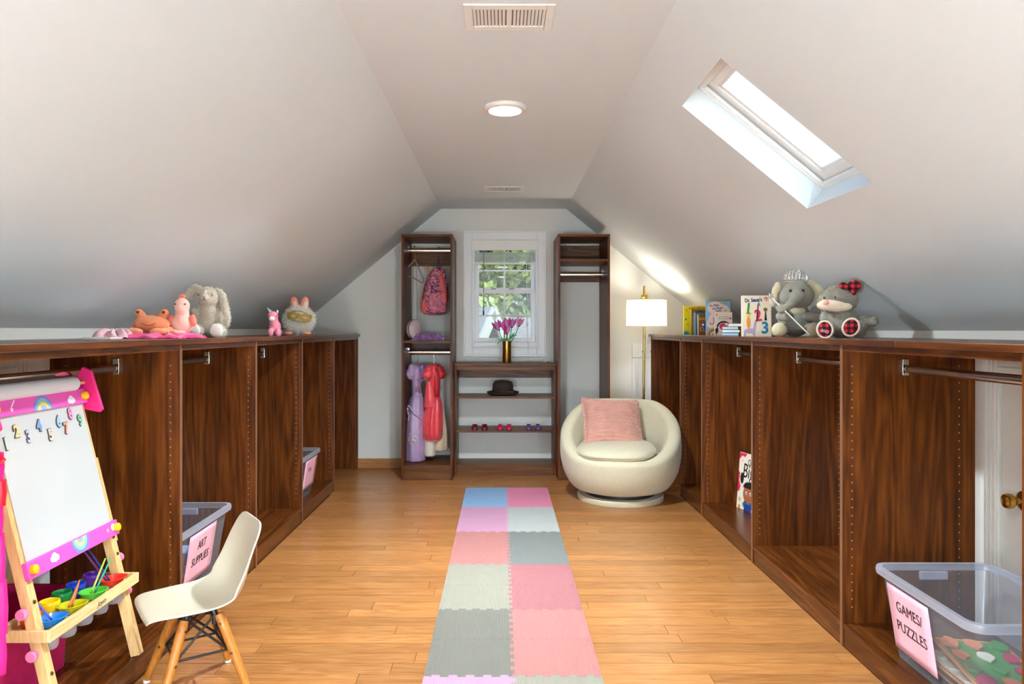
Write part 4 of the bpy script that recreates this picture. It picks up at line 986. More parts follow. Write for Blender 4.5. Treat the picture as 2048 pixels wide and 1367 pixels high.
for i in range(4): eprint([(u, max(.896, v)) for u, v in arc(.235, .894, .049-.011*(i+1) if i < 3 else .004, .049-.011*i, 14)], RB[i], t1, 'rainbow_print', .0284+.0001*i)
def cloud(cu, cv, s, parent): 
    for k, (du, dv, r) in enumerate(((0, 0, 1), (-.9, -.35, .7), (.9, -.35, .7), (0, -.5, .8))): eprint(disc(cu+du*s, max(cv+dv*s, cv-.4*s), r*s, None, 14), WHI, parent, 'cloud_print', .0284+.0001*k)
cloud(.385, .915, .013, t1)
def star(cu, cv, s): return [(cu+(s if k % 2 == 0 else s*.45)*math.cos(k*PI/5+.3), cv+(s if k % 2 == 0 else s*.45)*math.sin(k*PI/5+.3)) for k in range(10)]
eprint(star(.09, .912, .009), WHI, t1, 'star_print'); eprint([(.093, .918), (.112, .938), (.108, .94), (.09, .921)], WHI, t1, 'star_tail_print')
t2 = trim(.425, .475, 'bottom_trim')
for i in range(4): eprint([(u, max(.427, min(.473, v))) for u, v in arc(.255, .473, .049-.011*(i+1) if i < 3 else .004, .049-.011*i, 14, PI, 2*PI)], RB[i], t2, 'rainbow_print', .0284+.0001*i)
cloud(.12, .455, .013, t2); eprint(star(.41, .452, .009), PT if False else pm('star_peach', (250, 190, 150), .5), t2, 'star_print'); eprint(disc(EW-.03, .455, .012, None, 12), WHI, t2, 'cloud_print')
# paper roll on its pink brackets
for u in (-.03, EW+.01):
    tri = [(-.18, .985), (-.21, 1.0), (-.255, .93), (-.262, .86), (-.15, .84), (-.14, .85)]
    MB().prism(tri, lambda a, b, q: V((a, q, b)), u, u+.014).build('roll_bracket', HP, ez, .003, smooth=False)
MB().tube([(-.205, -.02, .945), (-.205, EW+.008, .945)], .006, 12).build('dowel', PINE, ez)
MB().lathe([(.008, 0), (.022, 0), (.025, .003), (.025, EW-.063), (.022, EW-.06), (.008, EW-.06)], 28, M=Matrix.Translation((-.205, .01, .945)) @ Matrix.Rotation(-PI/2, 4, 'X')).build('paper_roll', pm('roll_paper', (232, 234, 238), .6, var=.01), ez)
for u in (EW-.075, EW-.04): BX('pine_block', BEECH, ez, -.235, -.205, u, u+.026, .905, .945, .002)
# tray
ZTR = .262; tx0, tx1 = -.175, -.012
BX('tray_board', PINEY, ez, tx0+.012, tx1-.012, .004, EW-.004, ZTR-.008, ZTR-.002, .001)
tf = BX('tray_front', PINEY, ez, tx1-.012, tx1, -.012, EW+.012, ZTR-.016, ZTR+.018, .002)
BX('tray_back', PINEY, ez, tx0, tx0+.012, -.012, EW+.012, ZTR-.016, ZTR+.018, .002)
for u in (-.012, EW+.0005): BX('tray_side', PINE, ez, tx0+.0125, tx1-.0125, u, u+.0115, ZTR-.016, ZTR+.018, .002)
text(tf, 'Joyin', .024, INK, (tx1+.0004, .25, ZTR+.001), (0, 1, 0), (0, 0, 1), .0002, shear=.35)
for i in range(5): MB().lathe([(0, -.058), (.022, -.058), (.026, -.05), (.03, -.0085), (.0285, -.0085), (.0245, -.048), (0, -.0555)], 20, (-.058, .055+.088*i, ZTR)).build('clear_cup', BINR, ez)
BX('lower_rail', PINEY, ez, -.42, -.39, .06, EW-.06, .10, .13, .002)
BX('chalkboard', RED, ez, -.415, -.405, .034, EW-.034, .45, .62, .002)
bb = thing('fabric_bin', 'magenta fabric bin standing on the shelf behind the easel paint tray', 'bin', (-1.57, 2.278, .0895))
MG = pm('magenta_fabric', (190, 12, 88), .8, var=.12, vs=30, bump=.2, bs=200)
m = MB(); m.rings([rrect(.20, .31, 0, .02), rrect(.22, .328, .265, .02), rrect(.212, .32, .265, .02), rrect(.20, .31, .01, .02)], cap=False); m._f([m.bm.verts.new(p) for p in rrect(.2, .31, .002, .02)]); m.build('bin_body', MG, bb, angle=50)
m = MB(); m.rings([rrect(.221, .330, .235, .02), rrect(.225, .334, .24, .02), rrect(.225, .334, .266, .02), rrect(.22, .328, .269, .02)], cap=False); m.build('bin_hem', pm('magenta_hem', (150, 10, 60), .8), bb, angle=50)
# paint pots, bowls, brushes
OX, OY, OZ = -1.26, 2.04, .0895+ZTR-.0015
def pot(label, name, x, y, col):
    t = thing('paint_pot', label, 'pot', (OX+x, OY+y, OZ), group='paint pots in the easel tray'); mt = pm('pot_'+name, col, .35, var=.04)
    MB().lathe([(0, 0), (.023, 0), (.0255, .004), (.027, .03), (.0285, .036), (.0285, .043), (.026, .044), (.0245, .041), (.024, .03), (0, .028)], 28).build('pot_body', mt, t)
    MB().lathe([(.0287, .031), (.0297, .034), (.0297, .038), (.0287, .041)], 28, cap=False).build('lid_ring', mt, t)
def bowl(label, name, x, y, col, rz):
    t = thing('paint_bowl', label, 'bowl', (OX+x, OY+y, OZ+.016), rz=rz, group='paint bowls along the easel tray'); mt = pm('bowl_'+name, col, .15, var=.04, spec=.7)
    def pr(r, z): return [V((r*math.cos(a)*(1.25 if math.cos(a) > 0 else 1)*(1 if math.cos(a) < 0 else 1), r*math.sin(a)*(.92), z)) for a in [2*PI*i/32 for i in range(32)]]
    m = MB(); m.rings([pr(.012, -.013), pr(.022, -.012), pr(.031, .0), pr(.036, .010), pr(.039, .0125), pr(.036, .0130), pr(.030, .004), pr(.020, -.008), pr(.004, -.010)]); m.build('bowl_body', mt, t)
    m = MB(); m.rings([pr(.0385, .0118), pr(.0402, .0125), pr(.0385, .0135)], cap=False); m.build('rim', mt, t)
for a in (('orange paint pot, nearest in the back row of the easel tray', 'orange', -.123, .075, (240, 96, 20)), ('yellow paint pot in the back row of the easel tray', 'yellow', -.118, .155, (250, 206, 20)), ('dark green paint pot in the back row of the easel tray', 'green', -.126, .23, (10, 120, 56)), ('dark blue paint pot in the back row of the easel tray', 'blue', -.126, .305, (22, 62, 176)), ('purple paint pot, farthest in the back row of the easel tray', 'purple', -.126, .40, (88, 34, 150))): pot(*a)
for a in (('blue paint bowl at the near end of the easel tray', 'sky', -.060, .065, (22, 130, 216), .9), ('olive yellow paint bowl in the easel tray', 'olive', -.060, .165, (196, 188, 20), .9), ('bright green paint bowl in the easel tray', 'lime', -.060, .28, (84, 196, 60), .9), ('red paint bowl at the far end of the easel tray', 'red', -.062, .40, (236, 52, 34), .9)): bowl(*a)
def brush(label, p, q, col, nm):
    p, q = V(p), V(q); t = thing('paint_brush', label, 'brush', (OX+p[0], OY+p[1], OZ+p[2]), group='brushes resting in the easel paint bowls'); d = q-p
    MB().tube([d*.2, d*.35, d*.8, d], [.0028, .0034, .003, .0022], 8).build('handle', pm('brush_'+nm, col, .3), t)
    MB().tube([(0, 0, 0), d*.1, d*.2], [.001, .0034, .0028], 8).build('bristles', pm('bristle_'+nm, tuple(int(c_*.7) for c_ in col), .8), t)
for a in (('pale blue brush leaning left in the blue paint bowl', (-.06, .07, .01), (-.115, .02, .075), (110, 140, 226), 'pale'), ('violet blue brush standing in the blue paint bowl', (-.055, .075, .01), (-.10, .035, .105), (86, 98, 206), 'indigo'), ('orange brush nearer in the olive paint bowl', (-.065, .155, .01), (-.045, .185, .09), (226, 126, 24), 'orange'), ('amber brush farther in the olive paint bowl', (-.06, .168, .01), (-.05, .195, .092), (206, 104, 20), 'amber'),
          ('lime brush standing in the bright green paint bowl', (-.06, .265, .01), (-.03, .305, .125), (170, 206, 60), 'lime'), ('teal green brush standing in the bright green paint bowl', (-.055, .275, .01), (-.014, .31, .125), (20, 150, 106), 'teal'), ('purple brush leaning left in the red paint bowl', (-.068, .395, .01), (-.115, .33, .14), (110, 40, 120), 'purple'), ('navy brush leaning left in the red paint bowl', (-.062, .40, .01), (-.105, .34, .142), (40, 44, 130), 'navy')): brush(*a)
# number magnets
def magnet(ch, u, v, col, word):
    p = E(u, v, .0173)+V((-1.26, 2.04, .0895))
    t = thing('number_magnet', '%s wooden number %s magnet on the easel whiteboard' % (word, ch), 'magnet', p, group='number magnets on the whiteboard')
    text(t, ch, .050, pm('magnet_back_'+ch, (86, 72, 62), .7), ez_n*.0015, (0, 1, 0), ez_up, .0014, 'magnet_base', bold=.0034, sx=.85)
    text(t, ch, .050, pm('magnet_'+ch, col, .6), ez_n*.0037, (0, 1, 0), ez_up, .0008, 'magnet_face', bold=.0016, sx=.85)
for a in (('1', .045, .815, (190, 210, 190), 'pale green'), ('2', .10, .845, (240, 200, 130), 'yellow'), ('3', .147, .822, (196, 196, 216), 'grey'), ('4', .205, .848, (120, 160, 216), 'mid blue'), ('5', .25, .812, (206, 198, 176), 'black outlined'), ('6', .305, .848, (150, 196, 230), 'light blue'), ('7', .335, .822, (236, 150, 130), 'coral'), ('8', .375, .866, (236, 140, 190), 'pink'), ('9', .42, .838, (120, 186, 140), 'green')): magnet(*a)

# puffy pink costume hanging from the near left rod
pk = thing('puffy_costume', 'hot pink puffy costume with red band hanging at the left edge of the frame', 'costume', (-1.444, 1.86, 0))
PKF = pm('hot_pink_nylon', (252, 24, 128), .38, var=.06, vs=10, bump=.15, bs=60); PRD = pm('red_nylon', (236, 8, 40), .38, var=.06, bump=.15, bs=60)
def puff(name, mt, z0, z1, rx, ry, x=0):
    return drape(name, mt, pk, [(z0, x, 0, rx*.985, ry*.95, .02, 7), (z0+.012, x, 0, rx*.985, ry*.96, .03, 7), ((z0+z1)/2, x, 0, rx, ry, .03, 7), (z1-.012, x, 0, rx*.985, ry*.96, .03, 7), (z1, x, 0, rx*.985, ry*.95, .03, 7)], 36)
for i, (z0, z1, mt, r) in enumerate(((.33, .44, PKF, .165), (.435, .57, PKF, .17), (.565, .69, PKF, .165), (.685, .77, PKF, .16), (.765, .83, PRD, .168), (.825, .90, PKF, .16), (.895, .985, PKF, .12))): puff('puff_band', mt, z0, z1, r, .04)
MB().hexa([(.11, -.02, .93), (.175, -.03, .885), (.175, -.01, .885), (.11, .0, .93), (.115, -.02, .86), (.14, -.03, .855), (.14, -.01, .855), (.115, .0, .86)]).build('red_flap', PRD, pk, .003, smooth=False)
MB().tube([(0, 0, .975), (-.04, 0, 1.03), (-.079, 0, 1.06), (-.10, 0, 1.07), (-.095, 0, 1.09), (-.079, 0, 1.0945), (-.062, 0, 1.085)], .003, 8).build('hanging_hook', BLACK, pk)

# ------------------------------------------------------------------ child's shell chair
kc = thing('kids_chair', 'small white moulded shell chair with wooden dowel legs before the easel', 'chair', (-1.045, 2.465, 0), rz=math.atan2(-.57, -.82))
SHL = pm('shell_white', (212, 202, 176), .32, var=.01)
PRF = [(.175, .285), (.168, .297), (.14, .303), (.06, .293), (-.03, .287), (-.09, .293), (-.125, .314), (-.145, .352), (-.158, .405), (-.171, .466), (-.184, .52), (-.190, .545), (-.191, .553)]
WID = [.118, .132, .142, .152, .156, .158, .158, .156, .150, .142, .130, .108, .08]
SID = [-.004, -.002, .0, .012, .022, .034, .046, .046, .034, .022, .010, .004, .0]   # how far the edges lift inwards
def cat(tab, v):
    n = len(tab)-1; i = min(n-1, int(v*n)); k = v*n-i
    p = [tab[max(0, i-1)], tab[i], tab[i+1], tab[min(n, i+2)]]
    f = lambda a, b, c_, d: .5*((2*b)+(-a+c_)*k+(2*a-5*b+4*c_-d)*k*k+(-a+3*b-3*c_+d)*k**3)
    return V([f(*[q[j] for q in p]) for j in range(len(tab[0]))]) if isinstance(tab[0], tuple) else f(*p)
def kshell(u, v):
    s_ = (u-.5)*2; p = cat(PRF, v); q = cat(PRF, min(1, v+.02))-cat(PRF, max(0, v-.02)); nrm = V((-q[1], q[0])).normalized()
    nrm = V((q[1], -q[0])).normalized()   # towards the sitter
    e = abs(s_)**2.6*cat(SID, v)
    x = p[0]+nrm[0]*e; z = p[1]+nrm[1]*e
    return V((x, s_*cat(WID, v), z))
m = MB(); m.grid(kshell, 29, 49); o = m.build('seat_shell', SHL, kc, angle=85)
q = o.modifiers.new('s', 'SOLIDIFY'); q.thickness = .006; q.offset = 0
q = o.modifiers.new('b', 'BEVEL'); q.width = .002; q.segments = 2; q.limit_method = 'ANGLE'; q.angle_limit = 1
LEGP = {}
for sx, sy in ((1, 1), (1, -1), (-1, 1), (-1, -1)):
    top = V((.055*sx-.005, .062*sy, .255)); bot = V((.135*sx, .125*sy, .012)); LEGP[(sx, sy)] = (top, bot)
    lg = MB().tube([bot, bot+(top-bot)*.5, top-(top-bot)*.06, top], [.0125, .0155, .0165, .014], 18).build('leg', BEECH, kc)
    MB().tube([bot-V((0, 0, .0115)), bot], [.011, .0125], 14).build('foot_pad', WHITEP, lg)
    d = (bot-top).normalized(); od = V((d.y*0+(.5*sx), .86*sy, 0)).normalized(); od = (od-d*od.dot(d)).normalized()
    for k in (.12, .52):
        for s2 in (-1, 1):
            od2 = d.cross(V((0, 0, 1))).normalized()*s2
            M = Matrix.Translation(top+(bot-top)*k+od2*.0148) @ od2.to_track_quat('Z', 'Y').to_matrix().to_4x4()
            MB().lathe([(0, 0), (.0045, 0), (.004, .003), (.002, .0025), (0, .002)], 10, M=M).build('bolt', pm('bolt_steel', (120, 104, 80), .35, .8), lg)
# black wire base
def lp_(k, t): a, b = LEGP[k]; return a+(b-a)*t+V((-a.x, -a.y, 0)).normalized()*.018
wf_ = MB(); ks = [(1, 1), (1, -1), (-1, -1), (-1, 1)]
for a, b in zip(ks, ks[1:]+ks[:1]):
    wf_.tube([lp_(a, .02), lp_(b, .5)], .0042, 8); wf_.tube([lp_(a, .5), lp_(b, .02)], .0042, 8); wf_.tube([lp_(a, .5), lp_(b, .5)], .0042, 8)
wf_.build('wire_struts', BLACK, kc)
for k in ks:
    t = LEGP[k][0]; m = MB(); m.tube([t+V((0, 0, -.035))+V((-t.x, -t.y, 0)).normalized()*.016, t+V((-t.x, -t.y, 0)).normalized()*.015, t*.72+V((0, 0, .255*.28+.015)), ], [.009, .010, .008], 8); m.build('leg_bracket', BLACK, kc)
    M = Matrix.Translation(V((t.x*.72, t.y*.72, .2715))); MB().lathe([(0, 0), (.011, 0), (.012, .011), (0, .011)], 12, M=M).build('rubber_mount', BLACK, kc)
MB().tube([V((.04, .045, .270)), V((.04, -.045, .270))], .006, 8).build('cross_bar', BLACK, kc); MB().tube([V((-.04, .045, .270)), V((-.04, -.045, .270))], .006, 8).build('cross_bar', BLACK, kc)
# ------------------------------------------------------------------ plush toys on the left countertop
EYE = pm('bead_eye', (12, 12, 14), .08, spec=.9)
def eye(parent, p, r=.004): return MB().ell(p, (r, r, r), 12, 8).build('eye', EYE, parent)
def knit(name, col, sc=230): return pm(name, col, .85, var=.06, vs=20, bump=.55, bs=sc, wave='X', sheen=.2)
# crab
OKN = knit('coral_knit', (250, 148, 96)); OPL = pm('coral_plush', (252, 160, 118), .9, var=.1, vs=60, bump=.5, bs=300, sheen=.4)
t = thing('crab_plush', 'orange knitted smiling crab plush with stalk eyes on the pink cloth', 'plush toy', (-1.515, 3.12, 1.199), rz=.18)
soft('body', [((0, .0, .042), (.076, .06, .042))], OKN, t, .005, 3)
for s_ in (-1, 1):
    soft('eye_stalk', [((s_*.052, .0, .092), (.018, .018, .019)), ((s_*.042, .0, .078), (.02, .018, .022)), ((s_*.032, 0, .066), (.018, .016, .02))], OKN, t, .004, 3)
    eye(t, (s_*.052, -.0175, .096), .0058)
    soft('claw', [((s_*.045-.005, -.062, .012), (.034, .017, .016)), ((s_*.066, -.045, .014), (.02, .016, .015))], OPL, t, .004, 3)
    soft('side_leg', [((s_*.085, -.015, .012), (.026, .014, .012)), ((s_*.07, -.005, .022), (.02, .014, .014))], OPL, t, .004, 3)
def crabz(x): return -.0602*math.sqrt(max(.05, 1-(x/.076)**2-((.055-.042)/.042)**2))
MB().tube([(x, crabz(x)-.0006, .050-.012*math.cos(x/.03*1.4)+.0) for x in [(-.03+.006*k) for k in range(11)]], .0012, 6).build('smile', INK, t)
# pink bird
BPK = pm('pale_pink_plush', (252, 190, 172), .9, var=.06, vs=40, bump=.4, bs=300, sheen=.5); BCO = pm('coral_fluff', (244, 128, 108), .9, var=.12, vs=60, bump=.5, bs=200, sheen=.4)
t = thing('bird_plush', 'pale pink long-necked bird plush with coral tuft beside the crab', 'plush toy', (-1.405, 3.17, 1.199), rz=.1)
soft('body', [((0, 0, .045), (.045, .042, .046)), ((0, -.002, .085), (.03, .03, .04)), ((.0, -.004, .125), (.033, .031, .036)), ((.001, -.022, .108), (.024, .022, .026))], BPK, t, .005, 6)
for s_ in (-1, 1):
    soft('wing', [((s_*.046, -.006, .062), (.015, .018, .026)), ((s_*.052, -.01, .05), (.012, .014, .018))], BCO, t, .004, 3)
    eye(t, (s_*.021, -.0285, .132), .0035)
soft('head_tuft', [((-.004, 0, .164), (.013, .012, .012)), ((.004, -.002, .168), (.01, .01, .009))], BCO, t, .003, 3)
soft('foot', [((.0, -.045, .008), (.03, .02, .009))], BPK, t, .004, 3)
# floppy-eared bunny
RAB = pm('grey_beige_plush', (186, 174, 154), .95, var=.12, vs=30, bump=.4, bs=250, sheen=.4); RAW = pm('cream_fleece', (236, 230, 220), .95, var=.05, vs=60, bump=.5, bs=200, sheen=.4)
RABF = furm('grey_beige_fur', (210, 202, 186), .25, 22)
t = thing('bunny_plush', 'shaggy grey beige lop-eared bunny plush sitting with cream feet forward', 'plush toy', (-1.385, 3.41, ZT), rz=.12)
o = soft('body', [((0, .01, .07), (.058, .05, .07)), ((0, .0, .12), (.045, .042, .045)), ((-.004, -.006, .188), (.052, .05, .052)), ((-.004, -.045, .178), (.026, .018, .02)),
                  ((-.042, -.04, .03), (.03, .055, .03)), ((.055, -.035, .03), (.032, .055, .03)), ((-.06, -.01, .10), (.02, .024, .044)), ((.058, -.008, .09), (.02, .024, .044))], RAB, t, .0055, 5)
fur(o, 5200, .011, .0022, RABF, 'fur', .7, 1, droop=.3)
for s_, ps in ((1, [(.034, 0, .222), (.062, -.002, .19), (.074, -.006, .14), (.082, -.01, .095), (.08, -.012, .072)]), (-1, [(-.036, 0, .222), (-.066, .004, .228), (-.096, .006, .205), (-.112, .004, .165), (-.118, .0, .13)])):
    e = soft('ear', [(p, (.020, .013, .028) if 0 < i else (.016, .013, .016)) for i, p in enumerate(ps)]+[(tuple((a+b)/2 for a, b in zip(p, q)), (.020, .013, .026)) for p, q in zip(ps, ps[1:])], RAB, t, .005, 4)
    fur(e, 1300, .011, .0022, RABF, 'fur', .7, 5, droop=.4)
for x in (-.044, .058):
    f = soft('foot_pad', [((x, -.088, .034), (.030, .012, .034))], RAW, t, .004, 4); fur(f, 700, .007, .0016, furm('fleece_hair', (244, 238, 228)), 'pad_fleece', .7, 8)
for s_ in (-1, 1): eye(t, (-.004+s_*.031, -.047, .200), .0036)
MB().tube([(-.012, -.0665, .172), (-.004, -.068, .180), (-.004, -.068, .188), (-.010, -.066, .192), (-.004, -.068, .188), (.003, -.066, .192), (-.004, -.068, .188), (-.004, -.068, .180), (.006, -.0665, .172)], .0013, 6).build('nose_stitch', INK, t)
soft('muzzle', [((-.004, -.052, .186), (.02, .013, .02)), ((-.004, -.046, .205), (.01, .01, .022))], pm('muzzle_beige', (206, 194, 176), .95, bump=.4, bs=250), t, .004, 4)
# tulle cloth
def tulle(name, label, col, x0, x1, y0, y1, hz, seed, rgh):
    r = random.Random(seed); ph = [r.uniform(0, 6) for _ in range(6)]; mt = pm(name, col, .55, var=.25, vs=14, sheen=.5)
    t = thing('tulle_cloth', label, 'cloth', ((x0+x1)/2, (y0+y1)/2, ZT))
    def f(u, v):
        th = u*2*PI; k = v
        rr = k*(1+.10*math.sin(5*th+ph[0])+.06*math.sin(9*th+ph[1]))
        z = .004+hz*(.55+.45*math.sin(9*th+ph[2]+3*k))*(.35+.65*math.sin(k*PI*.9+.2))
        return V(((x1-x0)/2*rr*math.cos(th), (y1-y0)/2*rr*math.sin(th), max(.0015, z*(1 if k < .98 else .3))))
    m = MB(); m.grid(lambda u, v: f(u, .02+.98*v), 90, 14, cu=True); o = m.build('cloth', mt, t, angle=80)
    s_ = o.modifiers.new('s', 'SOLIDIFY'); s_.thickness = .0012
    m = MB(); m.grid(lambda u, v: f(u, .97+.06*v)+V((0, 0, .002*math.sin(u*200))), 90, 2, cu=True); m.build('ruffled_hem', pm(name+'_hem', tuple(min(255, int(c_*.92)) for c_ in col), .5), t)
tulle('tulle_hot_pink', 'crumpled hot pink tulle cloth under the crab and bird plush toys', (246, 74, 142), -1.62, -1.292, 2.97, 3.26, .020, 3, 1)
tulle('tulle_pale_pink', 'pale pink tulle heap left of the crab plush', (246, 190, 196), -1.70, -1.55, 2.93, 3.10, .04, 6, 1)
t = thing('white_card', 'thin white folded card lying flat at the left end of the toys', 'card', (-1.60, 2.885, ZT), rz=.05)
BX('card_leaf', pm('card_white', (246, 244, 240), .5), t, -.055, .055, -.05, .05, 0, .003, .0006); BX('card_leaf', pm('card_white2', (240, 238, 234), .5), t, -.054, .055, -.049, .05, .004, .007, .0006); BX('card_fold', pm('card_fold', (236, 234, 230), .5), t, .0545, .056, -.05, .05, .0, .007, .0004)
# unicorn
UPK = pm('unicorn_pink', (248, 148, 166), .95, var=.15, vs=50, bump=.4, bs=250, sheen=.4); UW = pm('unicorn_white', (238, 222, 208), .9, var=.06, sheen=.3)
t = thing('unicorn_plush', 'small pink unicorn plush with white horn and muzzle', 'plush toy', (-1.352, 4.28, ZT), rz=.25)
o = soft('body', [((.004, .02, .055), (.034, .045, .042)), ((0, -.004, .085), (.026, .028, .035)), ((-.006, -.016, .118), (.030, .032, .030)), ((-.018, -.026, .022), (.016, .018, .026)), ((.024, -.024, .022), (.016, .018, .026)), ((-.018, .045, .022), (.016, .018, .026)), ((.026, .045, .022), (.016, .018, .026))], UPK, t, .004, 4)
fur(o, 2400, .006, .0014, furm('unicorn_hair', (250, 158, 176)), 'fur', .8, 2)
soft('muzzle', [((-.010, -.043, .102), (.018, .014, .016))], UW, t, .003, 3)
MB().lathe([(.008, 0), (.0075, .003), (.0015, .03), (0, .031)], 12, M=Matrix.Translation((-.020, -.02, .143)) @ Euler((0, -.6, 0)).to_matrix().to_4x4()).build('horn', pm('horn_silver', (226, 220, 220), .25, .5), t)
for x in (-.024, .014): soft('ear', [((x+.006, -.004, .145), (.006, .005, .011))], UW if x > 0 else UPK, t, .002, 2)
for s_ in (-1, 1): eye(t, (-.006+s_*.022, -.040, .118), .0035)
# white fluffy ball bunny with gold mask
FWH = furm('long_white_fur', (255, 253, 247), .0); CPE = pm('coral_velvet', (246, 150, 116), .8, var=.08, vs=40, sheen=.5)
t = thing('fluffy_bunny_plush', 'round white long-haired bunny plush with coral ears and feet', 'plush toy', (-1.378, 4.90, ZT), rz=.2)
o = soft('body', [((0, 0, .105), (.095, .08, .088))], FWH, t, .007, 4)
fur(o, 3800, .030, .004, FWH, 'long_fur', .75, 4, droop=.25)
for x, tl in ((-.03, -.08), (.04, .1)):
    e = soft('ear', [((x, -.005, .215), (.027, .014, .05), (0, tl, 0))], CPE, t, .004, 3)
    soft('ear_lining', [((x+.004, -.016, .203), (.015, .008, .035), (0, tl, 0))], FWH, t, .003, 3)
    soft('foot', [((x*1.7-.01, -.085, .014), (.028, .026, .014))], CPE, t, .004, 3)
mk_ = thing('masquerade_mask', 'glittering gold eye mask worn by the white fluffy bunny plush', 'mask', (-1.347, 4.785, ZT+.124), rz=.2, rot=(0, .16, .2))
GLT = pm('gold_glitter', (206, 168, 76), .35, .5, var=.5, vs=260, bump=1, bs=500)
def mz(x): return .55*x*x*14
outl = [(-.075, .026), (-.05, .03), (-.025, .024), (0, .03), (.02, .028), (.05, .03), (.075, .024), (.078, .0), (.06, -.026), (.035, -.032), (.012, -.014), (0, -.010), (-.012, -.014), (-.035, -.032), (-.06, -.024), (-.077, .002)]
m = MB()
def ring_part(cx):
    o1 = disc(cx, 0, .034, .027, 24); i1 = disc(cx, .0, .017, .009, 24); 
    for k in range(24):
        a, b, c_, d = o1[k], o1[(k+1) % 24], i1[(k+1) % 24], i1[k]
        f = lambda p, q: V((p[0], mz(p[0])+q, p[1])); m.hexa([f(a, 0), f(b, 0), f(c_, 0), f(d, 0), f(a, -.004), f(b, -.004), f(c_, -.004), f(d, -.004)])
ring_part(-.038); ring_part(.038)
m.ell((0, mz(0)-.003, .008), (.014, .006, .016), 12, 8); m.ell((-.072, mz(.072), .016), (.012, .004, .014), 10, 6, (0, .7, 0)); m.ell((.072, mz(.072), .016), (.012, .004, .014), 10, 6, (0, -.7, 0))
m.build('mask_body', GLT, mk_, smooth=False)
m = MB(); rnd = random.Random(8)
for k in range(60):
    a = k/60*2*PI; x = .076*math.cos(a); z = .034*math.sin(a)-.004*math.cos(2*a); m.ell((x, mz(x)-.002, z), (.0042, .004, .0042+rnd.random()*.002), 6, 4)
stuff(m.build('beaded_edge', pm('bead_olive', (170, 150, 84), .3, .4, var=.4, vs=300), mk_))
for s_ in (-1, 1): MB().tube([(s_*.078, mz(.078), .0), (s_*.09, .06, .0), (s_*.09, .11, 0)], .0012, 5).build('elastic_cord', WHITEP, mk_)

# ------------------------------------------------------------------ plush toys on the right countertop
GKN = knit('grey_knit', (156, 150, 134), 260); CKN = knit('cream_knit', (232, 214, 176), 260)
PLAID = checker('buffalo_plaid', (226, 32, 50), (110, 14, 28), (26, 12, 16), 40)
t = thing('elephant_plush', 'large grey knitted elephant plush with cream ears sitting on the right countertop', 'plush toy', (1.495, 3.67, ZT), rz=-.12)
soft('body', [((.0, .0, .085), (.085, .07, .085)), ((.0, -.005, .13), (.065, .055, .05)), ((-.085, -.06, .036), (.04, .055, .034)), ((.07, -.075, .036), (.04, .055, .034))], GKN, t, .007, 5)
soft('head', [((.002, -.025, .205), (.085, .072, .068)), ((0, -.03, .23), (.07, .062, .055)), ((-.014, -.098, .205), (.036, .036, .034)), ((-.036, -.128, .183), (.029, .028, .028)), ((-.060, -.146, .162), (.025, .024, .024)), ((-.084, -.152, .143), (.022, .021, .021)), ((-.104, -.148, .134), (.020, .02, .020)), ((-.114, -.142, .150), (.019, .018, .022))], GKN, t, .006, 5)
soft('arm', [((-.07, -.05, .125), (.026, .028, .03)), ((-.09, -.085, .104), (.026, .027, .024)), ((-.068, -.105, .098), (.03, .023, .022))], GKN, t, .005, 4)
soft('arm', [((.085, -.045, .125), (.026, .03, .032)), ((.078, -.085, .098), (.03, .027, .025)), ((.045, -.1, .103), (.034, .023, .023))], GKN, t, .005, 4)
for x in (-.105, .06): soft('foot', [((x, -.115, .037), (.038, .022, .037))], CKN, t, .005, 4)
soft('chest_patch', [((-.005, -.048, .13), (.045, .016, .028))], CKN, t, .004, 3)
soft('ear', [((.088, -.015, .272), (.03, .016, .03)), ((.108, -.02, .255), (.032, .016, .045)), ((.116, -.024, .21), (.028, .016, .055)), ((.108, -.026, .17), (.021, .015, .032))], CKN, t, .005, 4)
soft('ear_back', [((.128, .03, .255), (.016, .012, .03)), ((.132, .026, .225), (.012, .01, .03))], GKN, t, .004, 3)
soft('ear', [((-.082, .01, .255), (.018, .014, .03)), ((-.098, .006, .215), (.016, .014, .05)), ((-.108, .004, .185), (.017, .013, .035))], CKN, t, .005, 4)
for x, y_ in ((-.045, -.0885), (.012, -.098)): eye(t, (x, y_, .232), .0075)
# tiara
ti = thing('tiara', 'silver filigree toy tiara on the head of the grey elephant plush', 'tiara', (1.492, 3.652, ZT+.276), rz=-.12, rot=(-.12, .05, -.1))
SV = pm('tiara_silver', (224, 220, 214), .22, .75, var=.15, vs=120)
def tp(a, z, fl=.012): r = .052+fl*z/.06; return V((r*math.sin(a)*1.02, -r*math.cos(a)*.8+.01, z))
MB().tube([tp(a, .0) for a in [(-1.75+.125*k) for k in range(29)]], .0042, 8).build('tiara_band', SV, ti)
MB().tube([tp(a, .011) for a in [(-1.6+.128*k) for k in range(26)]], .0015, 6).build('tiara_wire', SV, ti)
m = MB()
for k in range(-4, 5):
    a0 = k*.30; hh = .062-.0065*abs(k); 
    m.tube([tp(a0-.15, .010), tp(a0-.17, hh*.55), tp(a0-.07, hh*.93), tp(a0, hh), tp(a0+.07, hh*.93), tp(a0+.17, hh*.55), tp(a0+.15, .010)], .0013, 6); m.tube([tp(a0, .01), tp(a0, hh*.8)], .001, 5)
m.build('filigree', SV, ti)
m = MB()
for k in range(-4, 5):
    for z in (.018, .062-.0065*abs(k)): m.ell(tp(k*.30, z), (.0026, .0026, .0026), 8, 6)
for k in range(8): m.ell(tp(0, .040)+V((.010*math.sin(k*PI/4), -.002, .010*math.cos(k*PI/4))), (.0028, .0028, .0028), 8, 6)
m.ell(tp(0, .040)+V((0, -.002, 0)), (.005, .004, .005), 10, 8)
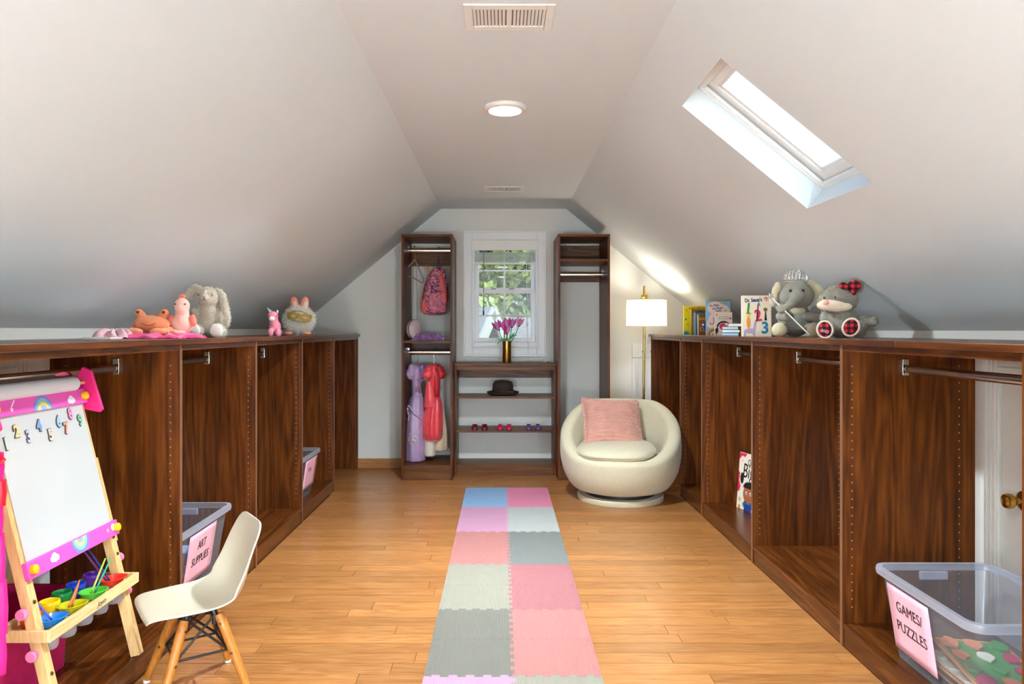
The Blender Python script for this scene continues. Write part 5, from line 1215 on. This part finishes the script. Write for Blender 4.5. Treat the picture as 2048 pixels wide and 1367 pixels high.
m.build('rhinestones', pm('rhinestone', (244, 240, 238), .08, .2, spec=1), ti)
# wand across the lap
wn = thing('toy_wand', 'thin white toy wand with silver star tip held by the elephant plush', 'wand', (1.333, 3.545, ZT+.192))
wd_ = V((.150, -.075, -.178)); MB().tube([(0, 0, 0), wd_*.5, wd_], .0032, 8).build('wand_stick', pm('wand_white', (240, 230, 214), .35), wn)
MB().prism([(p[0], p[1]) for p in [((.019 if k % 2 == 0 else .008)*math.sin(k*PI/5-.6), (.019 if k % 2 == 0 else .008)*math.cos(k*PI/5-.6)) for k in range(10)]], lambda u, v, q: V((u-.006, q, v+.010)), -.003, .003).build('star_tip', SV, wn, .001, smooth=False)
m = MB()
for k in range(4): m.tube([(0, 0, -.004), (.01*math.cos(k*1.6), -.008, -.02), (.016*math.cos(k*1.6+.4), -.01, -.035)], .0012, 5)
m.build('ribbons', SV, wn)
# grey mouse with plaid bow
MGR = pm('mouse_grey_plush', (148, 142, 128), .95, var=.2, vs=30, bump=.4, bs=220, sheen=.4); MCR = pm('mouse_cream_plush', (240, 218, 194), .95, var=.06, vs=40, bump=.4, bs=220, sheen=.4); MFU = furm('mouse_fur', (180, 172, 156), .4, 40)
t = thing('mouse_plush', 'fuzzy grey mouse plush with red plaid ear and foot soles beside the elephant', 'plush toy', (1.535, 3.27, ZT), rz=-.5)
o = soft('body', [((.012, .0, .065), (.078, .06, .066)), ((.014, .0, .10), (.055, .045, .04)), ((.075, -.055, .04), (.04, .05, .038)), ((-.05, -.055, .034), (.034, .05, .034)), ((.105, -.02, .075), (.045, .026, .026)), ((.135, -.03, .075), (.024, .024, .024)), ((-.055, -.01, .09), (.028, .028, .036))], MGR, t, .006, 4)
fur(o, 5000, .009, .002, MFU, 'fur', .8, 6)
o = soft('head', [((-.006, -.015, .172), (.085, .068, .062)), ((-.002, -.01, .19), (.07, .06, .05))], MGR, t, .006, 4); fur(o, 4200, .009, .002, MFU, 'fur', .8, 7, keep=lambda p: not (p.z < .168 and p.y < -.045))
o = soft('muzzle', [((-.03, -.068, .148), (.062, .024, .026)), ((.0, -.062, .14), (.058, .024, .022)), ((-.055, -.076, .155), (.022, .018, .018))], MCR, t, .005, 4); fur(o, 1400, .006, .0016, furm('muzzle_hair', (244, 226, 204)), 'muzzle_fur', .8, 9)
soft('nose', [((-.048, -.097, .158), (.013, .010, .011))], pm('nose_pink', (248, 176, 150), .6), t, .003, 3)
for x, y_ in ((-.058, -.070), (-.012, -.081)): eye(t, (x, y_, .181), .0042)
def sole(cx, cz, y_, w_, txt, tl):
    e = MB().ell((cx, y_, cz), (w_, .006, w_*1.22), 24, 10, (0, tl, 0)).build('plaid_sole', PLAID, t)
    rm = [(cx+(w_+.003)*math.cos(a)*math.cos(tl)+(w_*1.22+.003)*math.sin(a)*math.sin(tl), y_+.001, cz-(w_+.003)*math.cos(a)*math.sin(tl)+(w_*1.22+.003)*math.sin(a)*math.cos(tl)) for a in [2*PI*k/30 for k in range(31)]]
    MB().tube(rm, .005, 8).build('sole_edge', MCR, e)
    if txt: text(e, txt, .017, pm('stitch_white', (244, 236, 232), .7), (cx, y_-.0068, cz-.008), (1, 0, -.35), (.35, 0, 1), .0005)
sole(-.052, .038, -.105, .028, '2023', -.1); sole(.052, .048, -.106, .029, None, .35)
soft('plaid_ear', [((.062, -.035, .232), (.03, .011, .028), (0, .3, 0)), ((.05, -.045, .206), (.024, .012, .02))], PLAID, t, .004, 3)
o = soft('ear', [((.066, -.018, .232), (.036, .013, .034), (0, .3, 0))], MGR, t, .005, 3); fur(o, 900, .008, .002, MFU, 'fur', .8, 11)
soft('bow_loop', [((.02, -.052, .232), (.021, .013, .017), (0, .4, 0)), ((.034, -.054, .222), (.01, .012, .01))], PLAID, t, .003, 3)

# ------------------------------------------------------------------ books on the right countertop
PAGES = pm('book_pages', (236, 226, 204), .8, var=.08, vs=200)
def book(label, loc, rz, w_, h, t_, mt, spine='L', lean=.0, cat='book', group=None):
    """standing book: front cover faces local -y"""
    t = thing('book', label, cat, loc, rot=(-lean, 0, rz), group=group)
    c_ = .0025
    BX('front_cover', mt, t, -w_/2, w_/2, 0, c_, 0, h, .0006); BX('back_cover', mt, t, -w_/2, w_/2, t_-c_, t_, 0, h, .0006)
    a, b = (-w_/2, -w_/2+c_) if spine == 'L' else (w_/2-c_, w_/2)
    BX('spine', mt, t, a, b, c_, t_-c_, 0, h, .0004)
    BX('page_block', PAGES, t, -w_/2+(c_ if spine == 'L' else .003), w_/2-(.003 if spine == 'L' else c_), c_, t_-c_, .003, h-.003, .0004)
    return t
def cov(name, col, r=.35): return pm('cover_'+name, col, r, var=.03)
def flat(name, col): return pm('print_'+name, col, .45, var=.03)
BK = {n: flat(n, c_) for n, c_ in (('green', (60, 140, 62)), ('red', (222, 40, 80)), ('blue', (34, 128, 176)), ('navy', (30, 60, 140)), ('yellow', (240, 200, 60)), ('orange', (236, 150, 40)), ('lilac', (190, 160, 196)), ('cream', (246, 232, 208)), ('pinkc', (248, 214, 200)), ('black', (28, 24, 28)), ('teal', (24, 130, 150)), ('brown', (150, 84, 36)), ('skin', (176, 100, 56)), ('white', (248, 246, 240)), ('sky', (150, 196, 216)), ('olive', (120, 116, 50)), ('cyan', (40, 170, 220)), ('gold', (226, 182, 60)), ('grey', (120, 124, 140)))}
zb = ZT+.0005
# yellow one at the back
b = book('tall bright yellow book at the far end, behind the other books', (1.523, 5.62, zb), .0, .20, .225, .018, cov('yellow', (248, 236, 30)), lean=.04)
for x, z, n in ((-.075, .19, 'orange'), (-.05, .205, 'red'), (-.082, .12, 'green'), (-.07, .08, 'orange'), (.02, .21, 'red')): decal(b, star(x, z, .011), BK[n], name='dot_print')
decal(b, [(-.099, .001), (-.06, .001), (-.06, .018), (-.099, .024)], BK['cyan'], name='base_print')
text(b, 'bop', .02, BK['navy'], (-.083, -.0015, .028), sx=.9)
# puppies and kittens
b = book('brown PUPPIES & KITTENS book before the yellow book', (1.557, 5.50, zb), .0, .21, .208, .02, cov('puppies', (156, 108, 44)), lean=.03)
text(b, 'PUPPIES & KITTENS', .021, BK['black'], (.0, -.001, .175), sx=.72, bold=.0008)
decal(b, [(-.1, .197), (.1, .197), (.1, .203), (-.1, .203)], BK['gold'], name='top_band'); decal(b, [(-.09, .02), (.09, .02), (.09, .15), (-.09, .15)], BK['orange'], name='cover_picture')
# teal one
b = book('teal book with pale spine edge before the brown puppies book', (1.548, 5.42, zb), -.06, .19, .166, .022, cov('teal', (30, 150, 170)), lean=.02)
decal(b, [(-.095, 0), (-.084, 0), (-.084, .166), (-.095, .166)], BK['sky'], name='hinge_stripe'); decal(b, [(-.083, .0), (-.075, .0), (-.075, .166), (-.083, .166)], BK['navy'], name='hinge_stripe')
# goodnight book
b = book('green and orange GOODNIGHT picture book before the teal book', (1.537, 5.33, zb), -.04, .17, .152, .02, cov('night_green', (10, 108, 62)), lean=.02)
decal(b, [(-.084, .001), (-.02, .001), (-.02, .09), (-.0, .151), (-.084, .151)], BK['brown'], -.0008, 'cover_picture')
decal(b, [(-.084, 0), (-.078, 0), (-.078, .152), (-.084, .152)], BK['cream'], -.0011, 'hinge_stripe')
text(b, 'GOODNIGHT', .026, BK['gold'], (-.006, -.0018, .118), sx=.9, bold=.0008); text(b, 'NIGHT', .02, BK['gold'], (.05, -.0018, .09), sx=.9)
decal(b, [(-.05, .03), (.006, .05), (.004, .10), (-.02, .105), (-.05, .075)], BK['navy'], -.0012, 'cover_picture'); decal(b, arc(-.052, .042, .011, .015, 16, 0, 2*PI-.01), BK['yellow'], -.0016, 'wheel_print'); decal(b, disc(-.045, .075, .009), BK['white'], -.0017, 'moon_print')
# light blue one
b = book('light blue rhyming book with cloud cover behind the small board books', (1.512, 5.02, zb), -.05, .168, .238, .014, cov('sky', (142, 190, 214)), spine='R', lean=.03)
for cx, cz, rx, rz_ in ((-.02, .19, .055, .045), (.025, .165, .055, .05), (.0, .11, .068, .055), (-.01, .08, .07, .045), (.04, .09, .045, .05)): decal(b, disc(cx, cz, rx, rz_, 26), BK['pinkc'], -.0008-.00004*cx*10, 'cloud_print')
for i, (s_, x, z, sh_) in enumerate((('Oh, Baby,', -.028, .208, .1), ('the Places', -.005, .188, .1), ("You'll", .0, .170, .1), ('Go!', .012, .152, .1))): text(b, s_, .022, BK['navy'], (x, -.0019, z), (1, 0, .12), (-.12, 0, 1), sx=.8, bold=.0004)
for i, n in enumerate(('orange', 'grey', 'pinkc', 'gold')): decal(b, [(min(.083, x), z) for x, z in arc(-.03, .0, .052-.012*(i+1), .052-.012*i, 14)], BK[n], -.0016-.0001*i, 'rainbow_print')
decal(b, [(.025, .222), (.05, .226), (.045, .216), (.03, .212)], BK['gold'], -.0014, 'bird_print'); decal(b, [(.035, .165), (.06, .17), (.055, .185)], BK['gold'], -.0016, 'bird_print'); decal(b, arc(-.045, .09, .012, .016, 12, PI, 2*PI), BK['black'], -.0018, 'hook_print'); decal(b, [(-.033, .088), (-.029, .088), (-.029, .125), (-.033, .125)], BK['black'], -.0018, 'hook_print')
# small book before it
b = book('small cream picture book with red character art, leaning on the light blue book', (1.5115, 4.90, zb), -.10, .115, .158, .028, cov('cream_small', (246, 224, 204)), spine='R', lean=.02)
text(b, 'ARE YOU THERE', .010, BK['olive'], (.0, -.0012, .125), sx=.9); text(b, 'LITTLE SQUIRREL', .010, BK['olive'], (.0, -.0012, .112), sx=.9)
decal(b, arc(0, .05, .036, .048, 16, .2, PI-.2), BK['black'], -.0009, 'art_print'); decal(b, disc(.0, .06, .028, .024), BK['red'], -.0011, 'art_print'); decal(b, disc(.02, .075, .012, .01), BK['pinkc'], -.0014, 'art_print'); decal(b, star(.044, .115, .011), BK['red'], -.0012, 'art_print'); decal(b, disc(-.045, .14, .005), BK['red'], -.0012, 'art_print')
decal(b, [(-.056, .04), (-.04, .06), (-.034, .03), (-.05, .0)], BK['black'], -.0012, 'art_print')
# stack of four, seen on a corner
def flatbook(label, x, y, z, rz, w_, d_, h, mt, sp):
    t = thing('book', label, 'book', (x, y, z), rz=rz, group='stacked small books')
    BX('back_cover', mt, t, -w_/2, w_/2, -d_/2, d_/2, 0, .0022, .0004); BX('front_cover', mt, t, -w_/2, w_/2, -d_/2, d_/2, h-.0022, h, .0004)
    BX('spine', sp, t, -w_/2, -w_/2+.0022, -d_/2, d_/2, .0022, h-.0022, .0004); BX('page_block', PGT, t, -w_/2+.0022, w_/2-.003, -d_/2+.003, d_/2-.003, .0022, h-.0022, .0003)
PGT = pm('tan_pages', (204, 172, 104), .8, var=.12, vs=160); SPB = cov('spine_pale_blue', (186, 214, 232)); SPW = cov('spine_white', (240, 242, 246)); OLV = cov('olive', (110, 106, 44)); DRB = cov('dark_brown', (52, 44, 26))
zz = zb
for lb, dx, dy, w_, d_, h, mt, sp in (('bottom book of the small stack, pale blue spine', 0, 0, .12, .11, .019, DRB, SPB), ('second book from the bottom of the small stack, white spine', .004, .002, .115, .115, .019, DRB, SPW), ('third book from the bottom of the small stack, pale blue spine', -.002, .004, .11, .105, .019, OLV, SPB), ('top book of the small stack, short white spine and tan pages', .022, -.004, .09, .09, .018, cov('tan', (214, 160, 92)), SPW)):
    flatbook(lb, 1.452+dx, 4.475+dy, zz, .75, w_, d_, h, mt, sp); zz += h+.0002
# number book
b = book('cream counting book with big green 1, red 2 and blue 3', (1.447, 4.08, zb), -.10, .162, .232, .022, cov('counting', (244, 226, 196)), spine='R', lean=.04)
text(b, "Dr. Seuss's", .030, BK['navy'], (-.018, -.001, .205), (1, 0, .07), (-.07, 0, 1), sx=.72, bold=.0009)
text(b, '1', .082, BK['green'], (-.046, -.001, .156), (1, 0, -.12), (.12, 0, 1), sx=1.0, bold=.002); text(b, '2', .092, BK['red'], (.008, -.001, .115), (1, 0, .1), (-.1, 0, 1), sx=.85, bold=.002); text(b, '3', .092, BK['blue'], (.045, -.001, .046), sx=.95, bold=.002)
decal(b, arc(.052, .212, .009, .012, 14, -.4, 3.5), BK['red'], -.001, 'badge_print'); decal(b, [(.050, .2), (.054, .2), (.054, .224), (.050, .224)], BK['red'], -.001, 'badge_print')
decal(b, disc(-.046, .078, .010, .035), BK['orange'], -.001, 'animal_print'); decal(b, disc(-.046, .118, .009, .011), BK['yellow'], -.0013, 'animal_print'); decal(b, [(-.062, .128), (-.028, .128), (-.036, .134), (-.054, .134)], BK['olive'], -.0015, 'hat_print')
decal(b, [(-.072, .002), (-.064, .002), (-.062, .02), (-.024, .02), (-.02, .002), (-.012, .002), (-.008, .05), (-.002, .085), (-.012, .09), (-.02, .045), (-.06, .042), (-.072, .03)], BK['lilac'], -.001, 'animal_print')
decal(b, [(-.004, .085), (.003, .085), (.012, .18), (.006, .18)], BK['black'], -.0009, 'stalk_print'); decal(b, [(.0, .175), (.02, .172), (.012, .196)], BK['grey'], -.0014, 'animal_print')
decal(b, disc(.048, .152, .011), BK['olive'], -.001, 'tree_print'); decal(b, [(.042, .09), (.056, .09), (.051, .145), (.047, .145)], BK['black'], -.0009, 'tree_print')
# picture book in the right closet section
b = book('picture book reading Dream Big, girl in overalls, in a right closet section', (1.535, 4.475, .0895), -1.30, .26, .30, .012, cov('dream_white', (248, 236, 216)), lean=.08); b.scale.z = 1.17
text(b, 'Dream', .050, BK['black'], (.012, -.0012, .252), (1, 0, -.05), (.05, 0, 1), sx=.72, shear=.2); text(b, 'Big', .110, BK['black'], (-.03, -.0012, .205), sx=.85, shear=.1)
for poly in ([(-.129, .299), (-.05, .299), (-.07, .28), (-.10, .285), (-.129, .262)], [(-.129, .20), (-.112, .19), (-.118, .15), (-.10, .12), (-.112, .09), (-.129, .09)], [(.129, .285), (.09, .28), (.105, .262), (.129, .255)], [(.129, .175), (.10, .172), (.129, .15)]): decal(b, poly, BK['red'], -.0008, 'red_print')
decal(b, disc(-.015, .088, .052, .048, 28), BK['skin'], -.001, 'girl_face'); decal(b, disc(-.015, .118, .054, .034, 28, 0, PI), BK['black'], -.0014, 'girl_hair'); decal(b, disc(.05, .128, .022, .026), BK['black'], -.0012, 'girl_hair'); decal(b, disc(-.088, .165, .018, .03), BK['black'], -.0012, 'girl_hair'); decal(b, [(-.02, .14), (.035, .10), (.04, .13)], BK['black'], -.0018, 'girl_hair')
for x in (-.034, .008): decal(b, disc(x, .092, .009), BK['white'], -.0018, 'eye_print'); decal(b, disc(x+.001, .091, .005), BK['black'], -.0022, 'eye_print')
decal(b, [(-.022, .066), (-.008, .066), (-.015, .060)], BK['red'], -.0018, 'mouth_print')
decal(b, [(-.07, .028), (-.05, .05), (.02, .05), (.045, .024), (.03, .014), (-.055, .014)], BK['teal'], -.0009, 'shirt_print'); decal(b, [(-.05, .0005), (.025, .0005), (.022, .034), (-.045, .034)], BK['navy'], -.0013, 'overalls_print')
for x in (-.04, .012): decal(b, [(x, .034), (x+.008, .034), (x+.008, .05), (x, .05)], BK['navy'], -.0016, 'overalls_print')
for x, z, n in ((-.10, .05, 'gold'), (-.1, .01, 'orange'), (.07, .01, 'gold'), (.085, .06, 'red'), (.1, .03, 'teal')): decal(b, star(x, z, .018), BK[n], -.001, 'flower_print')
rnd = random.Random(3)
for k in range(14): decal(b, disc(rnd.uniform(-.1, .12), rnd.uniform(.15, .28), .003, None, 6), BK['black'], -.0009, 'speckle_print')

# ------------------------------------------------------------------ outdoors, seen through the end window
struct(MB().box(-60, 60, -50, 90, -4.2, -4.0).build('ground', pm('lawn', (96, 104, 78), .9, var=.3, vs=2), None, smooth=False))
SHG = pm('roof_shingle', (120, 114, 114), .9, var=.18, vs=9, bump=.4, bs=14, wave='Z'); SID_ = pm('cream_siding', (104, 98, 80), .7, var=.03)
RAKE = pm('rake_white', (150, 148, 142), .5, var=.03)
def house(label, loc, rz, L, W, eave, ridge, wallmat):
    t = thing('house', label, 'house', loc, rz=rz)
    MB().box(-L, 0, -W/2+.3, W/2-.3, -4.0, eave).build('walls', wallmat, t, smooth=False)
    g = MB().prism([(-W/2+.3, eave), (W/2-.3, eave), (0, ridge-.12)], lambda u, v, q: V((q, u, v)), -.12, 0).build('gable', wallmat, t, smooth=False)
    for k in range(int((ridge-eave)/.18)):
        z = eave+.18*k; wk = (W/2-.3)*(1-(z-eave)/(ridge-.12-eave)); 
        if wk > .1: MB().box(0, .03, -wk, wk, z, z+.02).build('siding_board', wallmat, g, smooth=False)
    for s_ in (-1, 1):
        n = V((0, s_*(ridge-eave), W/2)).normalized(); a, b_ = V((0, s_*(W/2+.1), eave-.1)), V((0, 0, ridge))
        mm = MB(); e = V((.35, 0, 0)); l = V((-L, 0, 0)); mm.hexa([a+l, a+e, b_+e, b_+l, a+l+n*.12, a+e+n*.12, b_+e+n*.12, b_+l+n*.12]); r = mm.build('roof_slope', SHG, t, smooth=False)
        mm = MB(); mm.hexa([a+e-n*.22, a+e+V((.05, 0, 0))-n*.22, b_+e+V((.05, 0, 0))-n*.22, b_+e-n*.22, a+e+n*.13, a+e+V((.05, 0, 0))+n*.13, b_+e+V((.05, 0, 0))+n*.13, b_+e+n*.13]); mm.build('rake_board', RAKE, r, smooth=False)
    return t
house('neighbouring house with cream gable seen through the left of the end window', (-.53, 18.2, 0), -.45, 7, 6.4, -1.7, 1.72, SID_)
house('grey roofed neighbouring house seen low through the right of the end window', (8.3, 24.5, 0), 0, 8.2, 8, -.9, 1.55, SID_)
TRK = pm('bark', (96, 82, 66), .9, var=.2); LV = [pm('leaf_olive', (96, 120, 60), .7, var=.45, vs=3), pm('leaf_dark', (62, 92, 52), .7, var=.45, vs=3), pm('leaf_yellow_green', (130, 146, 72), .7, var=.4, vs=3)]
def tree(label, x, y, h, r, k, seed):
    t = thing('tree', label, 'tree', (x, y, -4.0), group=None); rd = random.Random(seed)
    MB().tube([(0, 0, 0), (.1, 0, h*.4), (-.1, .1, h*.8)], [.25, .2, .06], 8).build('trunk', TRK, t)
    co = []; fa = []
    bl = [(rd.gauss(0, r*.45), rd.gauss(0, r*.35), h*.62+rd.gauss(0, h*.2), r*rd.uniform(.25, .45)) for _ in range(26)]
    for _ in range(9000):
        bx, by, bz, br = rd.choice(bl); d = V((rd.gauss(0, 1), rd.gauss(0, 1), rd.gauss(0, 1))).normalized()
        p = V((bx, by, bz))+d*br*rd.uniform(.75, 1.05); a = V((rd.gauss(0, 1), rd.gauss(0, 1), rd.gauss(0, 1))).normalized()*.17; b_ = a.cross(d+V((0, 0, .3))).normalized()*.13
        i = len(co); co += [p-a, p+b_, p+a, p-b_]; fa.append((i, i+1, i+2, i+3))
    me = bpy.data.meshes.new('foliage'); me.from_pydata(co, [], fa); stuff(mk('foliage', me, LV[k], t, smooth=False))
for a in (('yellow green tree at the left behind the gabled house', -2.3, 27, 11, 3.2, 2, 1), ('dark tree in the middle beyond the houses', .2, 33, 13, 3.6, 1, 2), ('olive tree at the right beyond the grey roof', 2.9, 31, 12.5, 3.4, 0, 3), ('tall dark tree far right beyond the grey roof', 6.8, 35, 14, 4, 1, 4), ('far left olive tree beyond the gabled house', -6.3, 34, 13, 4, 0, 5), ('pale tall tree farthest back in the middle', -1.2, 42, 17, 5, 0, 6), ('dark tall tree farthest back at the right', 4.5, 44, 17, 5, 1, 7)): tree(*a)
